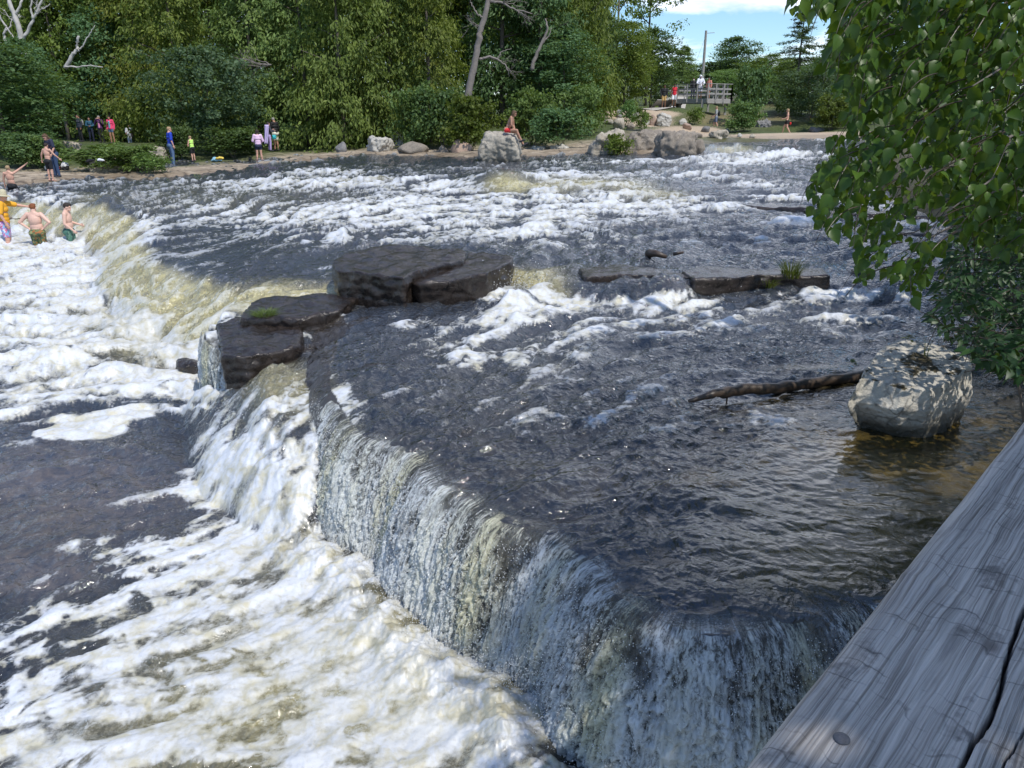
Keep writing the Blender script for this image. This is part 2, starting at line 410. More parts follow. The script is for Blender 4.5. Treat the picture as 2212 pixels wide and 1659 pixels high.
    H = lambda c, r: P.append(ellipsoid(hc+Rh @ A(*c), r, Rh))
    H((0, -.008, .015), (.073, .092, .095)); H((0, .02, -.055), (.054, .062, .055)); H((0, .092, -.012), (.012, .020, .022)); H((0, .08, -.085), (.026, .02, .018))
    H((.076, -.005, -.01), (.010, .020, .030)); H((-.076, -.005, -.01), (.010, .020, .030)); H((0, .075, .03), (.05, .018, .012)); H((0, .088, -.052), (.024, .012, .009))
    root = empty('person', loc, 0, label, 'person'); root.scale = (s, s, s); root.rotation_euler = (0, 0, face)
    obj('body', remesh(P, voxel, 2, 'body', SK[skin]), root)
    # clothing
    def torso(inf, z0=.9, z1=1.46):
        Q = []
        for z, rx, ry in ((.95, .155, .112*fat), (1.02, .145*fat, .105*fat), (1.12, .142*fat, .10*fat), (1.27, .163*(.5+.5*fat), .11*fat), (1.36, .16, .095)):
            if z0 <= z <= z1: Q.append(ellipsoid(T(A(0, 0, z)), (rx+inf, ry+inf, .11), Rt))
        Q.append(capsule(T(A(-.12, -.01, 1.405)), T(A(.12, -.01, 1.405)), .065+inf, .065+inf))
        return Q
    if top:
        Q = torso(.018 if top != 'jacket' else .03, .9 if top != 'crop' else 1.2)
        if top == 'crop': Q = [ellipsoid(T(A(0, 0, 1.27)), (.165, .118, .075), Rt)]
        if top in ('shirt', 'jacket', 'hoodie'):
            e = .02 if top == 'shirt' else .022
            for k in (-1, 1):
                f = min(sleeve*2, 1); Q.append(capsule(up[k], up[k]+(el[k]-up[k])*f, .058+e, .046+e))
                if sleeve > .5: Q.append(capsule(el[k], el[k]+(wr[k]-el[k])*min(1, (sleeve-.5)*2), .045+e, .034+e*.7))
        if top != 'crop' : Q.append(ellipsoid(T(A(0, 0, .90)), (.165+.02*(fat-1), .118*fat, .075), Rt))
        obj({'shirt': 'shirt', 'tank': 'tank_top', 'jacket': 'jacket', 'hoodie': 'hoodie', 'crop': 'bikini_top'}[top], remesh(Q, voxel*1.2, 2, 'top', topm), root)
        if openj:
            obj('shirt', remesh([ellipsoid(T(A(0, .085, z)), (.075, .065, .1), Rt) for z in (1.0, 1.1, 1.2, 1.32)], voxel*1.2, 2, 'shirt', openj), root)
    if bottom:
        Q = [ellipsoid(A(0, -.01, .94), (.168+.01*femin+.03*(fat-1), .128*fat, .10)), ellipsoid(A(0, -.02, .87), (.165, .13*fat, .10))]+[ellipsoid(A(.075*k, -.045, .90), (.104*fat, .108*fat, .112)) for k in (-1, 1) if bottom != 'brief']
        if bottom == 'brief': Q = [ellipsoid(A(0, -.005, .93), (.165, .112, .075))]+[ellipsoid(A(.075*k, -.045, .90), (.093, .093, .10)) for k in (-1, 1)]
        for k in (-1, 1):
            fr = {'shorts': .72, 'brief': .30, 'short': .38, 'trousers': 1}[bottom]
            Q.append(capsule(hip[k], hip[k]+(kn[k]-hip[k])*fr, .10*fat, (.085 if fr < 1 else .066)*(.6+.4*fat)))
            if bottom == 'trousers': Q.append(capsule(kn[k], an[k]+A(0, 0, .0), .066, .055))
        obj({'shorts': 'shorts', 'brief': 'swim_briefs', 'short': 'shorts', 'trousers': 'trousers'}[bottom], remesh(Q, voxel*1.2, 2, 'bottom', botm), root)
    if shoes and feet:
        for k in (-1, 1):
            ft = (an[k]-kn[k]); ft = ft/np.linalg.norm(ft)
            fw = A(.15*k, 1, 0)-ft*np.dot(A(.15*k, 1, 0), ft); fw /= np.linalg.norm(fw)
            obj('shoe', remesh([capsule(an[k]+ft*.045-fw*.04, an[k]+ft*.055+fw*.16, .046, .038)], voxel*1.2, 1, 'shoe', shoes), root)
    if hair:
        Q = [ellipsoid(hc+Rh @ A(0, -.024, .035), (.084, .093, .092), Rh), ellipsoid(hc+Rh @ A(0, .035, .078), (.06, .055, .04), Rh)]
        if hairlen > 0:
            for k in (-1, 0, 1): Q.append(capsule(hc+Rh @ A(.055*k, -.05, .0), hc+Rh @ A(.06*k, -.07, -.12-hairlen), .045, .03))
            for k in (-1, 1): Q.append(capsule(hc+Rh @ A(.075*k, -.02, .03), hc+Rh @ A(.078*k, -.02, -.06-hairlen*.5), .022, .02))
        obj('hair', remesh(Q, voxel, 1, 'hair', HR[hair], lambda co, no: co+no*(fbm3(co, 28, 2)*.012)[:, None]), root)
    for k in (-1, 1):
        V, Fs = ellipsoid(hc+Rh @ A(.028*k, .081, .006), (.011, .007, .006), Rh, 8, 6); mb = MB(); mb.add(V, Fs); mb.build('eye', M['eye'], root, True)
    V, Fs = ellipsoid(hc+Rh @ A(0, .097, -.053), (.021, .006, .005), Rh, 8, 6); mb = MB(); mb.add(V, Fs); mb.build('mouth', M['lip'], root, True)
    if glasses:
        mb = MB(); 
        for k in (-1, 1): V, Fs = ellipsoid(hc+Rh @ A(.032*k, .092, .006), (.027, .008, .019), Rh, 10, 6); mb.add(V, Fs)
        mb.build('sunglasses', BLACK, root, True)
    if mask:
        V, Fs = ellipsoid(hc+Rh @ A(0, .062, -.05), (.058, .052, .05), Rh); mb = MB(); mb.add(V, Fs); mb.build('face_mask', mask, root, True)
    if hood:
        Q = [ellipsoid(hc+Rh @ A(0, -.035, .03), (.105, .11, .12), Rh), capsule(hb+Rh @ A(-.07, -.03, .03), hb+Rh @ A(.07, -.03, .03), .06, .06)]
        obj('hood', remesh(Q, voxel*1.2, 2, 'hood', hood), root)
    if hat:
        mb = []
        mb.append(capsule(hc+Rh @ A(0, -.005, .06), hc+Rh @ A(0, -.01, .105), .098, .088))
        if hat[1] == 'bucket':
            Vr = []; Fr = []; sg = 20
            for j, (rr, zz) in enumerate(((.09, .062), (.16, .028), (.163, .016), (.088, .044))):
                for q in range(sg): Vr.append(hc+Rh @ A(rr*cos(2*pi*q/sg), rr*1.1*sin(2*pi*q/sg), zz+.008*sin(3*2*pi*q/sg)*(j in (1, 2))))
            for j in range(4):
                for q in range(sg): Fr.append((j*sg+q, j*sg+(q+1) % sg, ((j+1) % 4)*sg+(q+1) % sg, ((j+1) % 4)*sg+q))
            mb.append((Vr, Fr))
        else: mb.append(ellipsoid(hc+Rh @ A(0, .10, .055), (.06, .07, .012), Rh))
        m2 = MB()
        for V, Fs in mb: m2.add(V, Fs)
        m2.build('hat', hat[0], root, True)
    if backpack:
        obj('backpack', remesh([ellipsoid(T(A(0, -.19, 1.22)), (.14, .09, .2), Rt), ellipsoid(T(A(0, -.2, 1.10)), (.12, .10, .10), Rt)]+[capsule(T(A(.1*k, -.1, 1.42)), T(A(.11*k, .11, 1.3)), .02, .02) for k in (-1, 1)], voxel*1.3, 2, 'pack', backpack), root)
    return root
# ---------------------------------------------------------------- the people
def stand(px, py, z): return W(px, py, z)
def K(h): return h
AW, TO = 0.0, pi      # facing away from / towards the viewer
# bathers in the plunge pool
w = W(22, 524, .16)
person((w.x-.05, w.y, .16-.40), 1.75, -1.15, 'man in amber t-shirt and tan bucket hat reaching out his arm in the water', 'fair', 'grey', top='shirt', topm=mcol('amber_cloth', (.75, .36, .02)), sleeve=.42,
       botm=m_pattern('flowered_cloth', (.22, .42, .68), [(.65, .12, .22), (.75, .75, .8), (.5, .2, .45)], 16), bottom='shorts', shoes=None, hat=(mcol('hat_cloth', (.48, .43, .29)), 'bucket'), fat=1.15, lean=.08,
       elbows={1: (.26, -.02, 1.16), -1: (-.28, .30, 1.36)}, wrists={1: (.24, .08, .93), -1: (-.24, .54, 1.33)}, head=(0, -.15), curl=.3, voxel=.011)
w = W(86, 527, .15)
person((w.x, w.y, .15-.53), 1.60, .05, 'red-haired boy seen from behind with hands on hips in olive camouflage swim shorts', 'pale', 'red', botm=m_pattern('olive_camo', (.12, .15, .06), [(.26, .27, .12), (.32, .12, .04), (.05, .09, .05)], 14), bottom='shorts', shoes=None, fat=1.32,
       elbows={-1: (-.41, -.05, 1.20), 1: (.41, -.05, 1.20)}, wrists={-1: (-.20, -.02, 1.02), 1: (.20, -.02, 1.02)}, curl=.6, voxel=.011)
w = W(155, 524, .15)
person((w.x, w.y, .15-.53), 1.60, -1.35, 'dark-haired bare-chested boy in green swim shorts wading sideways beside the big fall', 'pale', 'dark', botm=m_pattern('green_camo', (.06, .16, .12), [(.12, .22, .16), (.03, .08, .07)], 14), bottom='shorts', shoes=None, fat=1.15,
       elbows={-1: (-.24, .0, 1.14), 1: (.24, -.02, 1.15)}, wrists={-1: (-.20, .26, 1.06), 1: (.22, .17, .95)}, head=(0, -.25), curl=1.2, voxel=.011)
w = W(36, 448, .3)
person((w.x, w.y, .28), 1.45, .15, 'bare-backed boy in black leggings behind the man in yellow, pointing up towards the bank', 'fair', 'blond', bottom='trousers', botm=BLACK, shoes=None, lean=-.12,
       elbows={1: (.38, .12, 1.55), -1: (-.27, .02, 1.18)}, wrists={1: (.60, .2, 1.70), -1: (-.30, .05, .95)}, knees={1: (.20, .12, .52), -1: (-.10, .02, .49)}, ankles={1: (.30, 0, .12), -1: (-.12, -.05, .09)}, curl=.2, voxel=.012)
# far left bank
w = W(112, 391, .98)
person(w, 1.38, -.3, 'barefoot boy in black swim shorts standing on the wet ledge, back turned', 'fair', 'dark', botm=BLACK, bottom='shorts', shoes=None, elbows={-1: (-.31, -.02, 1.18), 1: (.30, .12, 1.20)}, wrists={-1: (-.38, .02, .97), 1: (.38, .30, 1.03)}, lean=.05, fat=1.05)
w = W(125, 383, 1.03)
person(w, 1.68, pi-.5, 'woman in navy t-shirt and blue jeans looking down at bags on the ledge', 'fair', 'brown', .04, top='shirt', topm=NAVY, sleeve=.4, bottom='trousers', botm=mcol('dark_denim', (.03, .06, .13)), glasses=True, femin=1, lean=.22, head=(0, -.4), elbows={1: (.25, .05, 1.15), -1: (-.24, .05, 1.15)}, wrists={1: (.14, .24, 1.05), -1: (-.2, .2, .95)})
def far(px, topy, feet, h, face, label, **k):
    d = h*F*1.06/(feet-topy); a = PITCH-math.atan((feet-CY)/-F*-1)
    # distance from apparent size
    b = (CY-feet)/F; ty = d/(cos(PITCH)-(b*cos(PITCH)-sin(PITCH))/(b*sin(PITCH)+cos(PITCH))*sin(PITCH))
    if 1425 < px < 1460: ty = 64.2
    p = D(px, feet, ty); return person(p, h, face, label, **k), p
BK = []
for a in [
 (178, 246, 306, 1.75, pi-.6, 'man in dark jacket with grey backpack, leftmost of the watchers behind the flowering shrub', dict(skin='tan', hair='black', top='jacket', topm=mcol('slate_cloth', (.02, .025, .04)), sleeve=1, bottom='trousers', botm=BLACK, backpack=mcol('grey_pack', (.3, .3, .31)))),
 (200, 252, 306, 1.6, pi+.4, 'woman with sunglasses and dark teal top holding her arms folded behind the shrub', dict(skin='fair', hair='dark', hairlen=.03, top='shirt', topm=mcol('teal_cloth', (.02, .09, .15)), sleeve=.9, bottom='trousers', botm=NAVY, glasses=True, femin=1, elbows={1: (.25, .05, 1.14), -1: (-.25, .05, 1.14)}, wrists={1: (.05, .22, 1.12), -1: (-.05, .20, 1.08)})),
 (222, 249, 308, 1.63, pi, 'woman in open purple jacket over pink shirt holding a phone to her face', dict(skin='fair', hair='grey', top='jacket', topm=mcol('plum_cloth', (.07, .015, .09)), openj=mcol('pink_cloth', (.75, .25, .42)), sleeve=1, bottom='trousers', botm=BLACK, glasses=True, femin=1, elbows={1: (.28, .08, 1.2), -1: (-.28, .08, 1.2)}, wrists={1: (.09, .22, 1.5), -1: (-.09, .22, 1.5)}, curl=1.1)),
 (245, 249, 310, 1.55, pi-.15, 'girl in hot pink cardigan, turquoise top and denim shorts behind the shrub', dict(skin='tan', hair='black', hairlen=.05, top='jacket', topm=mcol('hot_pink_cloth', (.75, .06, .16)), openj=mcol('turquoise_cloth', (.10, .38, .48)), sleeve=1, bottom='short', botm=JEANS, femin=1)),
 (283, 268, 318, 1.45, pi+1.0, 'long-haired woman in white shirt standing half hidden by the flowering shrub', dict(skin='tan', hair='black', hairlen=.25, top='shirt', topm=WHITE, sleeve=.5, bottom='trousers', botm=WHITE, femin=1)),
 (375, 272, 358, 1.80, -.9, 'man in royal blue t-shirt and jeans watching from the rock ledge', dict(skin='fair', hair='blond', top='shirt', topm=mcol('royal_blue_cloth', (.01, .045, .42)), sleeve=.45, bottom='trousers', botm=JEANS, fat=1.08)),
 (419, 292, 349, 1.2, 1.2, 'small boy in neon yellow-green tank top and black shorts on the ledge', dict(skin='fair', hair='blond', top='tank', topm=mcol('neon_cloth', (.50, .80, .16)), bottom='shorts', botm=BLACK, elbows={1: (.25, .08, 1.15), -1: (-.25, .08, 1.15)}, wrists={1: (.12, .28, 1.1), -1: (-.12, .28, 1.12)}, lean=.1)),
 (562, 278, 353, 1.63, .35, 'curly dark-haired woman in pale pink hoodie and navy shorts, back turned', dict(skin='fair', hair='dark', hairlen=.02, top='hoodie', topm=mcol('pale_pink_cloth', (.72, .50, .66)), sleeve=1, bottom='short', botm=NAVY, femin=1, shoes=mcol('white_shoe', (.6, .6, .6)), elbows={1: (.26, .02, 1.15), -1: (-.26, .02, 1.15)}, wrists={1: (.17, .2, 1.08), -1: (-.17, .2, 1.08)}, ankles={-1: (-.14, 0, .09), 1: (.14, 0, .09)})),
 (598, 252, 326, 1.8, 1.0, 'grey-haired man in black hooded jacket and cream shorts at the trees', dict(skin='tan', hair='grey', top='jacket', topm=BLACK, sleeve=1, bottom='shorts', botm=mcol('cream_cloth', (.72, .7, .58)), fat=1.1, head=(0, -.35), hood=None, elbows={1: (.27, .02, 1.15), -1: (-.27, .06, 1.15)}, wrists={1: (.25, .14, .93), -1: (-.12, .28, 1.1)})),
 (584, 262, 326, 1.45, -.9, 'girl in lavender leggings standing behind the grey-haired man, holding up a towel', dict(skin='fair', hair='dark', hairlen=.1, top='shirt', topm=mcol('charcoal_cloth', (.05, .05, .06)), sleeve=1, bottom='trousers', botm=mcol('lavender_cloth', (.42, .32, .58)), femin=1, elbows={1: (.25, .08, 1.15), -1: (-.25, .08, 1.2)}, wrists={1: (.15, .3, 1.2), -1: (-.15, .3, 1.25)})),
 (1433, 189, 234, 1.75, pi, 'man in black hooded top and tan shorts walking down the path', dict(skin='brown', hair='black', top='hoodie', topm=BLACK, sleeve=1, bottom='shorts', botm=mcol('tan_cloth', (.55, .36, .14)), shoes=WHITE)),
 (1455, 188, 232, 1.75, pi-.2, 'man in red sleeveless jersey over white t-shirt walking beside the wooden deck', dict(skin='brown', hair='black', top='tank', topm=mcol('red_cloth', (.65, .02, .04)), bottom='shorts', botm=WHITE, shoes=WHITE, knees={1: (.12, .2, .5), -1: (-.1, -.05, .5)}, ankles={1: (.12, .1, .12), -1: (-.1, -.1, .09)})),
 (1545, 229, 280, 1.6, 1.2, 'boy in grey t-shirt with small dark backpack walking along the sand', dict(skin='fair', hair='blond', top='shirt', topm=mcol('ash_cloth', (.33, .34, .35)), sleeve=.45, bottom='shorts', botm=mcol('blue_grey_cloth', (.14, .17, .25)), backpack=BLACK, shoes=WHITE, knees={1: (.1, .16, .5), -1: (-.1, -.05, .5)}, ankles={1: (.1, .14, .09), -1: (-.1, -.22, .12)}, wrists={1: (.2, .3, 1.02), -1: (-.22, .22, .98)})),
 (1594, 234, 284, 1.6, 1.1, 'person in dark cap and olive t-shirt half hidden by the round bush', dict(skin='fair', hair='brown', top='shirt', topm=mcol('olive_cloth', (.25, .27, .2)), sleeve=.45, bottom='shorts', botm=NAVY, hat=(mcol('cap_cloth', (.08, .03, .03)), 'cap'), wrists={1: (.2, .35, 1.1), -1: (-.22, .3, 1.05)})),
 (1697, 234, 291, 1.66, 1.25, 'young woman in dark bikini top and black shorts walking by the rapids', dict(skin='fair', hair='blond', hairlen=.05, top='crop', topm=NAVY, bottom='short', botm=BLACK, femin=1, shoes=WHITE, knees={1: (.1, .18, .5), -1: (-.1, -.05, .5)}, ankles={1: (.1, .24, .09), -1: (-.1, -.28, .12)}, wrists={1: (.22, -.08, .95), -1: (-.2, .3, 1.05)})),
]:
    BK.append(far(*a[:6], **a[6]))
# people leaning on the far deck: stand on its floor
DECKY = 66.0; DECKZ = 4.36
for px, h, face, label, kw in [
 (1499, 1.62, pi-.2, 'person in black with a white face mask at the far deck rail', dict(skin='tan', hair='black', top='hoodie', topm=BLACK, sleeve=1, bottom='trousers', botm=NAVY, mask=WHITE)),
 (1514, 1.82, pi, 'person in white hooded top with the hood up at the far deck rail', dict(skin='brown', hair=None, top='hoodie', topm=mcol('bright_white_cloth', (.78, .79, .85)), sleeve=1, bottom='shorts', botm=m_pattern('print_cloth', (.6, .6, .65), [(.2, .2, .3)], 20), hood=mcol('hood_white', (.78, .79, .85)), elbows={1: (.28, .1, 1.15), -1: (-.28, .1, 1.15)}, wrists={1: (.14, .3, 1.05), -1: (-.14, .3, 1.05)})),
 (1533, 1.66, pi-.9, 'dark-haired woman in coral blouse and pale shorts at the far deck rail', dict(skin='tan', hair='black', hairlen=.18, top='shirt', topm=mcol('coral_cloth', (.68, .27, .20)), sleeve=.9, bottom='short', botm=mcol('pale_denim', (.42, .5, .6)), femin=1)),
]:
    q = D(px, 212, DECKY); person((q.x, DECKY+.55, DECKZ), h, face, label, **kw)
# the sitter on the river boulder
SITW = W(1078, 350, 1.5); SY = SITW.y
seat = D(1096, 287, SY+.35)
person((seat.x-.0, seat.y, seat.z-.78), 1.72, -1.75, 'long-haired bare-chested youth in red trunks sitting on the big river boulder', 'tan', 'brown', .07, bottom='brief', botm=mcol('scarlet_cloth', (.7, .03, .03)), lean=.42, head=(.35, .1),
       knees={-1: (-.06, .40, .80), 1: (.17, .42, .90)}, ankles={-1: (-.03, .66, .36), 1: (.13, .58, .52)}, elbows={-1: (-.24, .14, 1.16), 1: (.24, .14, 1.18)}, wrists={-1: (.0, .32, 1.02), 1: (.07, .26, 1.06)}, shoes=SHOE)
# ---------------------------------------------------------------- belongings on the bank
def bundle(name, c, size, seed, mat, label, cat, extra=None):
    o = boulder(name, c, size, seed, mat, amp=.2, scale=3, corners=6, box=.8, label=label, cat=cat, voxel=.02)
    if extra:
        p = boulder('stripe', (size[0]*.1, 0, size[2]*.28), (size[0]*.6, size[1]*.9, size[2]*.6), seed+4, extra, amp=.2, corners=6, voxel=.02)
        p.parent = o
        del p['category']
    return o
q = W(104, 366, 1.12); bundle('towel_pile', q, (.75, .45, .28), 3, NAVY, 'navy and white towel bundle by the barefoot boy on the ledge', 'towels', WHITE)
q = W(122, 362, 1.17); bundle('towel', q, (.45, .4, .2), 5, mcol('rose_cloth', (.6, .12, .15)), 'folded red towel lying behind the boy in black shorts', 'towel')
q = W(139, 362, 1.17); bundle('backpack', q, (.5, .4, .42), 6, BLACK, 'slumped black bag beside the flat layered rock', 'bag', WHITE)
q = W(470, 344, 1.22); bundle('towel_pile', q, (.8, .45, .22), 8, mcol('sky_cloth', (.25, .48, .62)), 'crumpled pale blue and yellow towels right of the neon-shirted boy', 'towels', mcol('yellow_cloth', (.75, .55, .10)))
mb = MB(); q = D(579, 294, BK[9][1].y-.35)
V = []; nx, nz = 8, 14
for j in range(nz):
    for i in range(nx):
        V.append((q.x-.12+.22*i/(nx-1)*(1-.25*j/nz)-.12*j/nz, q.y+.05*sin(i*1.7+j*.2), q.z+.55-1.0*j/nz))
mb.add(V, [tuple(t) for t in gridf(nz, nx)]); mb.build('towel', mcol('lilac_cloth', (.52, .44, .68)), None, True)
tw = bpy.data.objects['towel.001'] if 'towel.001' in bpy.data.objects else bpy.data.objects['towel']
tag(tw, 'lilac towel hanging from the hands of the girl beside the grey-haired man', 'towel')
m = tw.modifiers.new('s', 'SOLIDIFY'); m.thickness = .015
p = BK[8][1]; boulder('bag', (p.x+.02, p.y-.28, p.z+.75), (.3, .12, .3), 4, mcol('cyan_cloth', (.05, .55, .62)), label='turquoise swim bag held by the grey-haired man', cat='bag', voxel=.02, corners=6)
p = BK[14][1]; boulder('bag', (p.x+.22, p.y-.12, p.z+.72), (.22, .14, .2), 7, mcol('red_bag_cloth', (.6, .02, .02)), label='small red bag in the hand of the woman in black shorts', cat='bag', voxel=.02, corners=6)
q = D(985, 237, 41.5); boulder('jacket', q, (.5, .3, .62), 12, mcol('faded_teal_cloth', (.09, .24, .27)), label='faded teal jacket caught in the shrubs beside the leaning bare trunk', cat='jacket', voxel=.03, corners=6, amp=.2)
# ---------------------------------------------------------------- rocks in the river
# the great block, split in two levels
zt = 1.42
A_ = [W(718, 568, zt), W(745, 548, zt+.02), W(850, 533, zt), W(1005, 546, zt), W(1003, 562, zt), W(890, 590, zt), W(872, 600, zt), W(725, 585, zt)]
slab('flat_rock', A_, zt+.02, .80, 21, M['wet'], amp=.06, scale=3.2, voxel=.03, label='wet brown slab with flat top, higher left half of the great block in the river', cat='rock', inset=.03, tilt=(0, .02))
zb = 1.36
B_ = [W(882, 597, zb), W(1004, 560, zb), W(1010, 545, zb), W(1112, 556, zb), W(1108, 566, zb), W(1050, 588, zb), W(960, 602, zb), W(900, 604, zb)]
slab('flat_rock', B_, zb-.01, .78, 23, M['wet'], amp=.06, scale=3.2, voxel=.03, label='wet wedge-shaped slab, lower right half of the great block, with an overhanging tip', cat='rock', inset=.10, tilt=(.03, .02))
zl = 1.06
L1 = [W(540, 655, zl), W(580, 643, zl), W(700, 640, zl), W(770, 648, zl), W(735, 675, zl), W(640, 690, zl), W(600, 688, zl), W(515, 688, zl)]
slab('ledge_rock', L1, zl+.02, .5, 31, M['wet'], amp=.055, scale=3.5, voxel=.025, label='thin dark ledge in mid-river carrying a grass tuft', cat='rock', tilt=(0, .02), inset=.02)
zl = .93
L2 = [W(468, 705, zl), W(515, 686, zl), W(620, 688, zl), W(655, 700, zl), W(650, 745, zl), W(600, 758, zl), W(530, 772, zl), W(476, 768, zl)]
slab('ledge_rock', L2, zl+.02, .05, 33, M['wet'], amp=.06, scale=3.5, voxel=.025, label='dark squared ledge block at the head of the left side fall, below the grass tuft', cat='rock', tilt=(0, .02), inset=.03)
q = W(560, 880, .45); boulder('fallen_rock', (q.x, q.y+.1, .30), (.42, .34, .5), 41, M['wet'], label='dark rock showing through the broken fall below the ledge', strata=.03)
q = W(625, 800, .70); boulder('fallen_rock', (q.x, q.y, .62), (.60, .46, .30), 43, M['wet'], label='rounded brown rock half awash between the ledge and the main fall', strata=.02)
q = W(410, 795, .15); boulder('fallen_rock', (q.x, q.y, .12), (.5, .4, .36), 44, M['wet'], label='dark rock in the foam at the foot of the left side fall')
q = W(810, 795, 1.0); boulder('sunken_rock', (q.x, q.y+.1, .86), (.62, .35, .26), 45, M['wet'], label='brown rock hump just breaking the surface at the lip of the main fall')
zr = 1.27
R1 = [W(1250, 578, zr), W(1300, 568, zr), W(1440, 578, zr), W(1500, 600, zr), W(1510, 622, 1.05), W(1400, 628, 1.05), W(1330, 625, 1.05), W(1262, 598, zr)]
slab('ledge_rock', [Vector((p.x, p.y, 0)) for p in R1], zr-.01, .85, 51, M['wet'], amp=.05, voxel=.03, label='rounded dark ledge right of the great block with water fanning over it', cat='rock', inset=-.02)
R2 = [W(1470, 590, zr), W(1520, 580, zr), W(1640, 585, zr), W(1780, 582, zr), W(1790, 600, zr), W(1690, 608, 1.2), W(1600, 612, 1.2), W(1500, 606, zr)]
slab('ledge_rock', [Vector((p.x, p.y, 0)) for p in R2], zr+.03, .88, 53, M['wet'], amp=.04, voxel=.03, label='long low brown ledge with grass tufts in the upper shelf', cat='rock', inset=-.03, strata=.04)
for (a, b, z, lb, sd) in [((1760, 462), (2070, 470), 1.36, 'dark ledge seen through the leaves, upper of the pair', 61), ((1800, 500), (2080, 512), 1.28, 'dark ledge seen through the leaves, lower of the pair', 62), ((1850, 590), (2080, 605), 1.20, 'dark low ledge below the hanging twigs', 63), ((1610, 446), (1770, 455), 1.33, 'short dark ledge in the foam left of the leaves', 64)]:
    p, q = W(*a, z), W(*b, z); d = .35
    slab('ledge_rock', [Vector((p.x, p.y, 0)), Vector((q.x, q.y, 0)), Vector((q.x, q.y+.9, 0)), Vector((p.x, p.y+.8, 0))], z+.02, z-.5, sd, M['wet'], amp=.07, voxel=.06, label=lb, cat='rock', strata=.04)
# mossy boulder near the rail
HZ = 1.0; h0 = W(1965, 905, .95)
HC = Vector((W(1960, 880, 1.0).x, W(1960, 905, .95).y+.50, 0))
# ---------------------------------------------------------------- land profile
def poly_sd(X, Y, P):
    """signed distance to a closed plan polygon, positive inside"""
    P = np.array([(p[0], p[1]) for p in P]); n = len(P)
    d = np.full(X.shape, 1e9); ins = np.zeros(X.shape, bool)
    for i in range(n):
        a, b = P[i], P[(i+1) % n]; e = b-a; L = e@e+1e-12
        t = np.clip(((X-a[0])*e[0]+(Y-a[1])*e[1])/L, 0, 1)
        d = np.minimum(d, np.hypot(X-a[0]-t*e[0], Y-a[1]-t*e[1]))
        c = (a[1] > Y) != (b[1] > Y)
        with np.errstate(divide='ignore', invalid='ignore'):
            xi = (b[0]-a[0])*(Y-a[1])/(b[1]-a[1]+1e-12)+a[0]
        ins ^= c & (X < xi)
    return np.where(ins, d, -d)
def idw(X, Y, C, p=3.0, eps=.3):
    num = 0; den = 0
    for (x, y, z) in C:
        w = 1/((X-x)**2+(Y-y)**2*.6+eps)**(p/2); num = num+w*z; den = den+w
    return num/den
SHORE = [(-700, 440, .93), (-300, 425, .93), (0, 400, .93), (100, 396, .95), (180, 386, .98), (250, 383, 1.0), (330, 386, 1.0), (430, 379, 1.03), (537, 370, 1.1), (624, 356, 1.22), (713, 342, 1.35), (790, 336, 1.42), (900, 336, 1.45), (1030, 337, 1.5), (1130, 337, 1.5), (1250, 333, 1.55), (1400, 334, 1.6), (1490, 338, 1.62), (1515, 325, 1.7), (1530, 309, 1.95), (1600, 302, 2.0), (1700, 300, 2.02), (1830, 297, 2.05), (2212, 290, 2.1), (2900, 290, 2.1)]
shw = [W(*s) for s in SHORE]
LAND = [(p.x, p.y) for p in shw]+[(90, 60), (1700, 1700), (-1700, 1700), (-90, 20)]
BANKC = [(p.x, p.y, p.z+.14) for p in shw]+[(q.x, q.y, q.z-.02) for o_, q in BK]
for px, py, y in [(1300, 238, 58), (1380, 238, 60), (1440, 236, 64), (1350, 270, 50), (1450, 275, 52), (1520, 290, 50), (1480, 200, 88), (1440, 210, 80), (1660, 206, 95), (1660, 238, 66), (1600, 262, 60), (1750, 262, 60), (1560, 250, 60), (1500, 250, 61), (1800, 240, 70), (2000, 230, 75), (1250, 250, 60)]:
    q = D(px, py, y); BANKC.append((q.x, y, q.z))
for x, y, z in [(-20, 55, 2.6), (-8, 55, 2.6), (-30, 45, 2.4), (-45, 40, 2.6), (0, 60, 3.0), (6, 62, 3.4), (-20, 80, 4), (-60, 90, 5), (10, 110, 5.4), (40, 110, 5.6), (70, 90, 5.5), (0, 200, 7), (100, 200, 7), (-120, 180, 7), (0, 900, 12), (900, 900, 12), (-900, 900, 12)]:
    BANKC.append((x, y, z))
def ground_z(X, Y, fine=True):
    X = np.asarray(X, float); Y = np.asarray(Y, float)
    d = poly_sd(X, Y, LAND); z = idw(X, Y, BANKC, 3.2, .6)
    sz = idw(X, Y, [(p.x, p.y, p.z) for p in shw], 4, .5)
    k = ss(-.25, .9, d+.4*fbm2(X*.5, Y*.5, 3)); z = sz-.10+(z-sz+.10)*k
    if fine:
        z = z+.10*fbm2(X*.35, Y*.35, 4)*ss(0, 2, d)
        rock = ss(9, 4, d)*ss(10, 4, X)
        h = .13; q = z/h+.9*fbm2(X*.25+3, Y*.6, 3)+.35*fbm2(X*1.6, Y*1.6, 3)
        zq = (np.floor(q)+ss(.55, .95, q-np.floor(q))-.9*fbm2(X*.25+3, Y*.6, 3)-.35*fbm2(X*1.6, Y*1.6, 3))*h
        z = z+(zq-z)*rock*.95+rock*.02*fbm2(X*4, Y*4, 3)
    z = np.where(d < 0, np.minimum(z, sz-.12+.0*d)+.35*np.maximum(d, -1.0), z)
    return z, d
def gz(x, y):
    z, d = ground_z(np.array([x]), np.array([y]), False); return float(z[0])

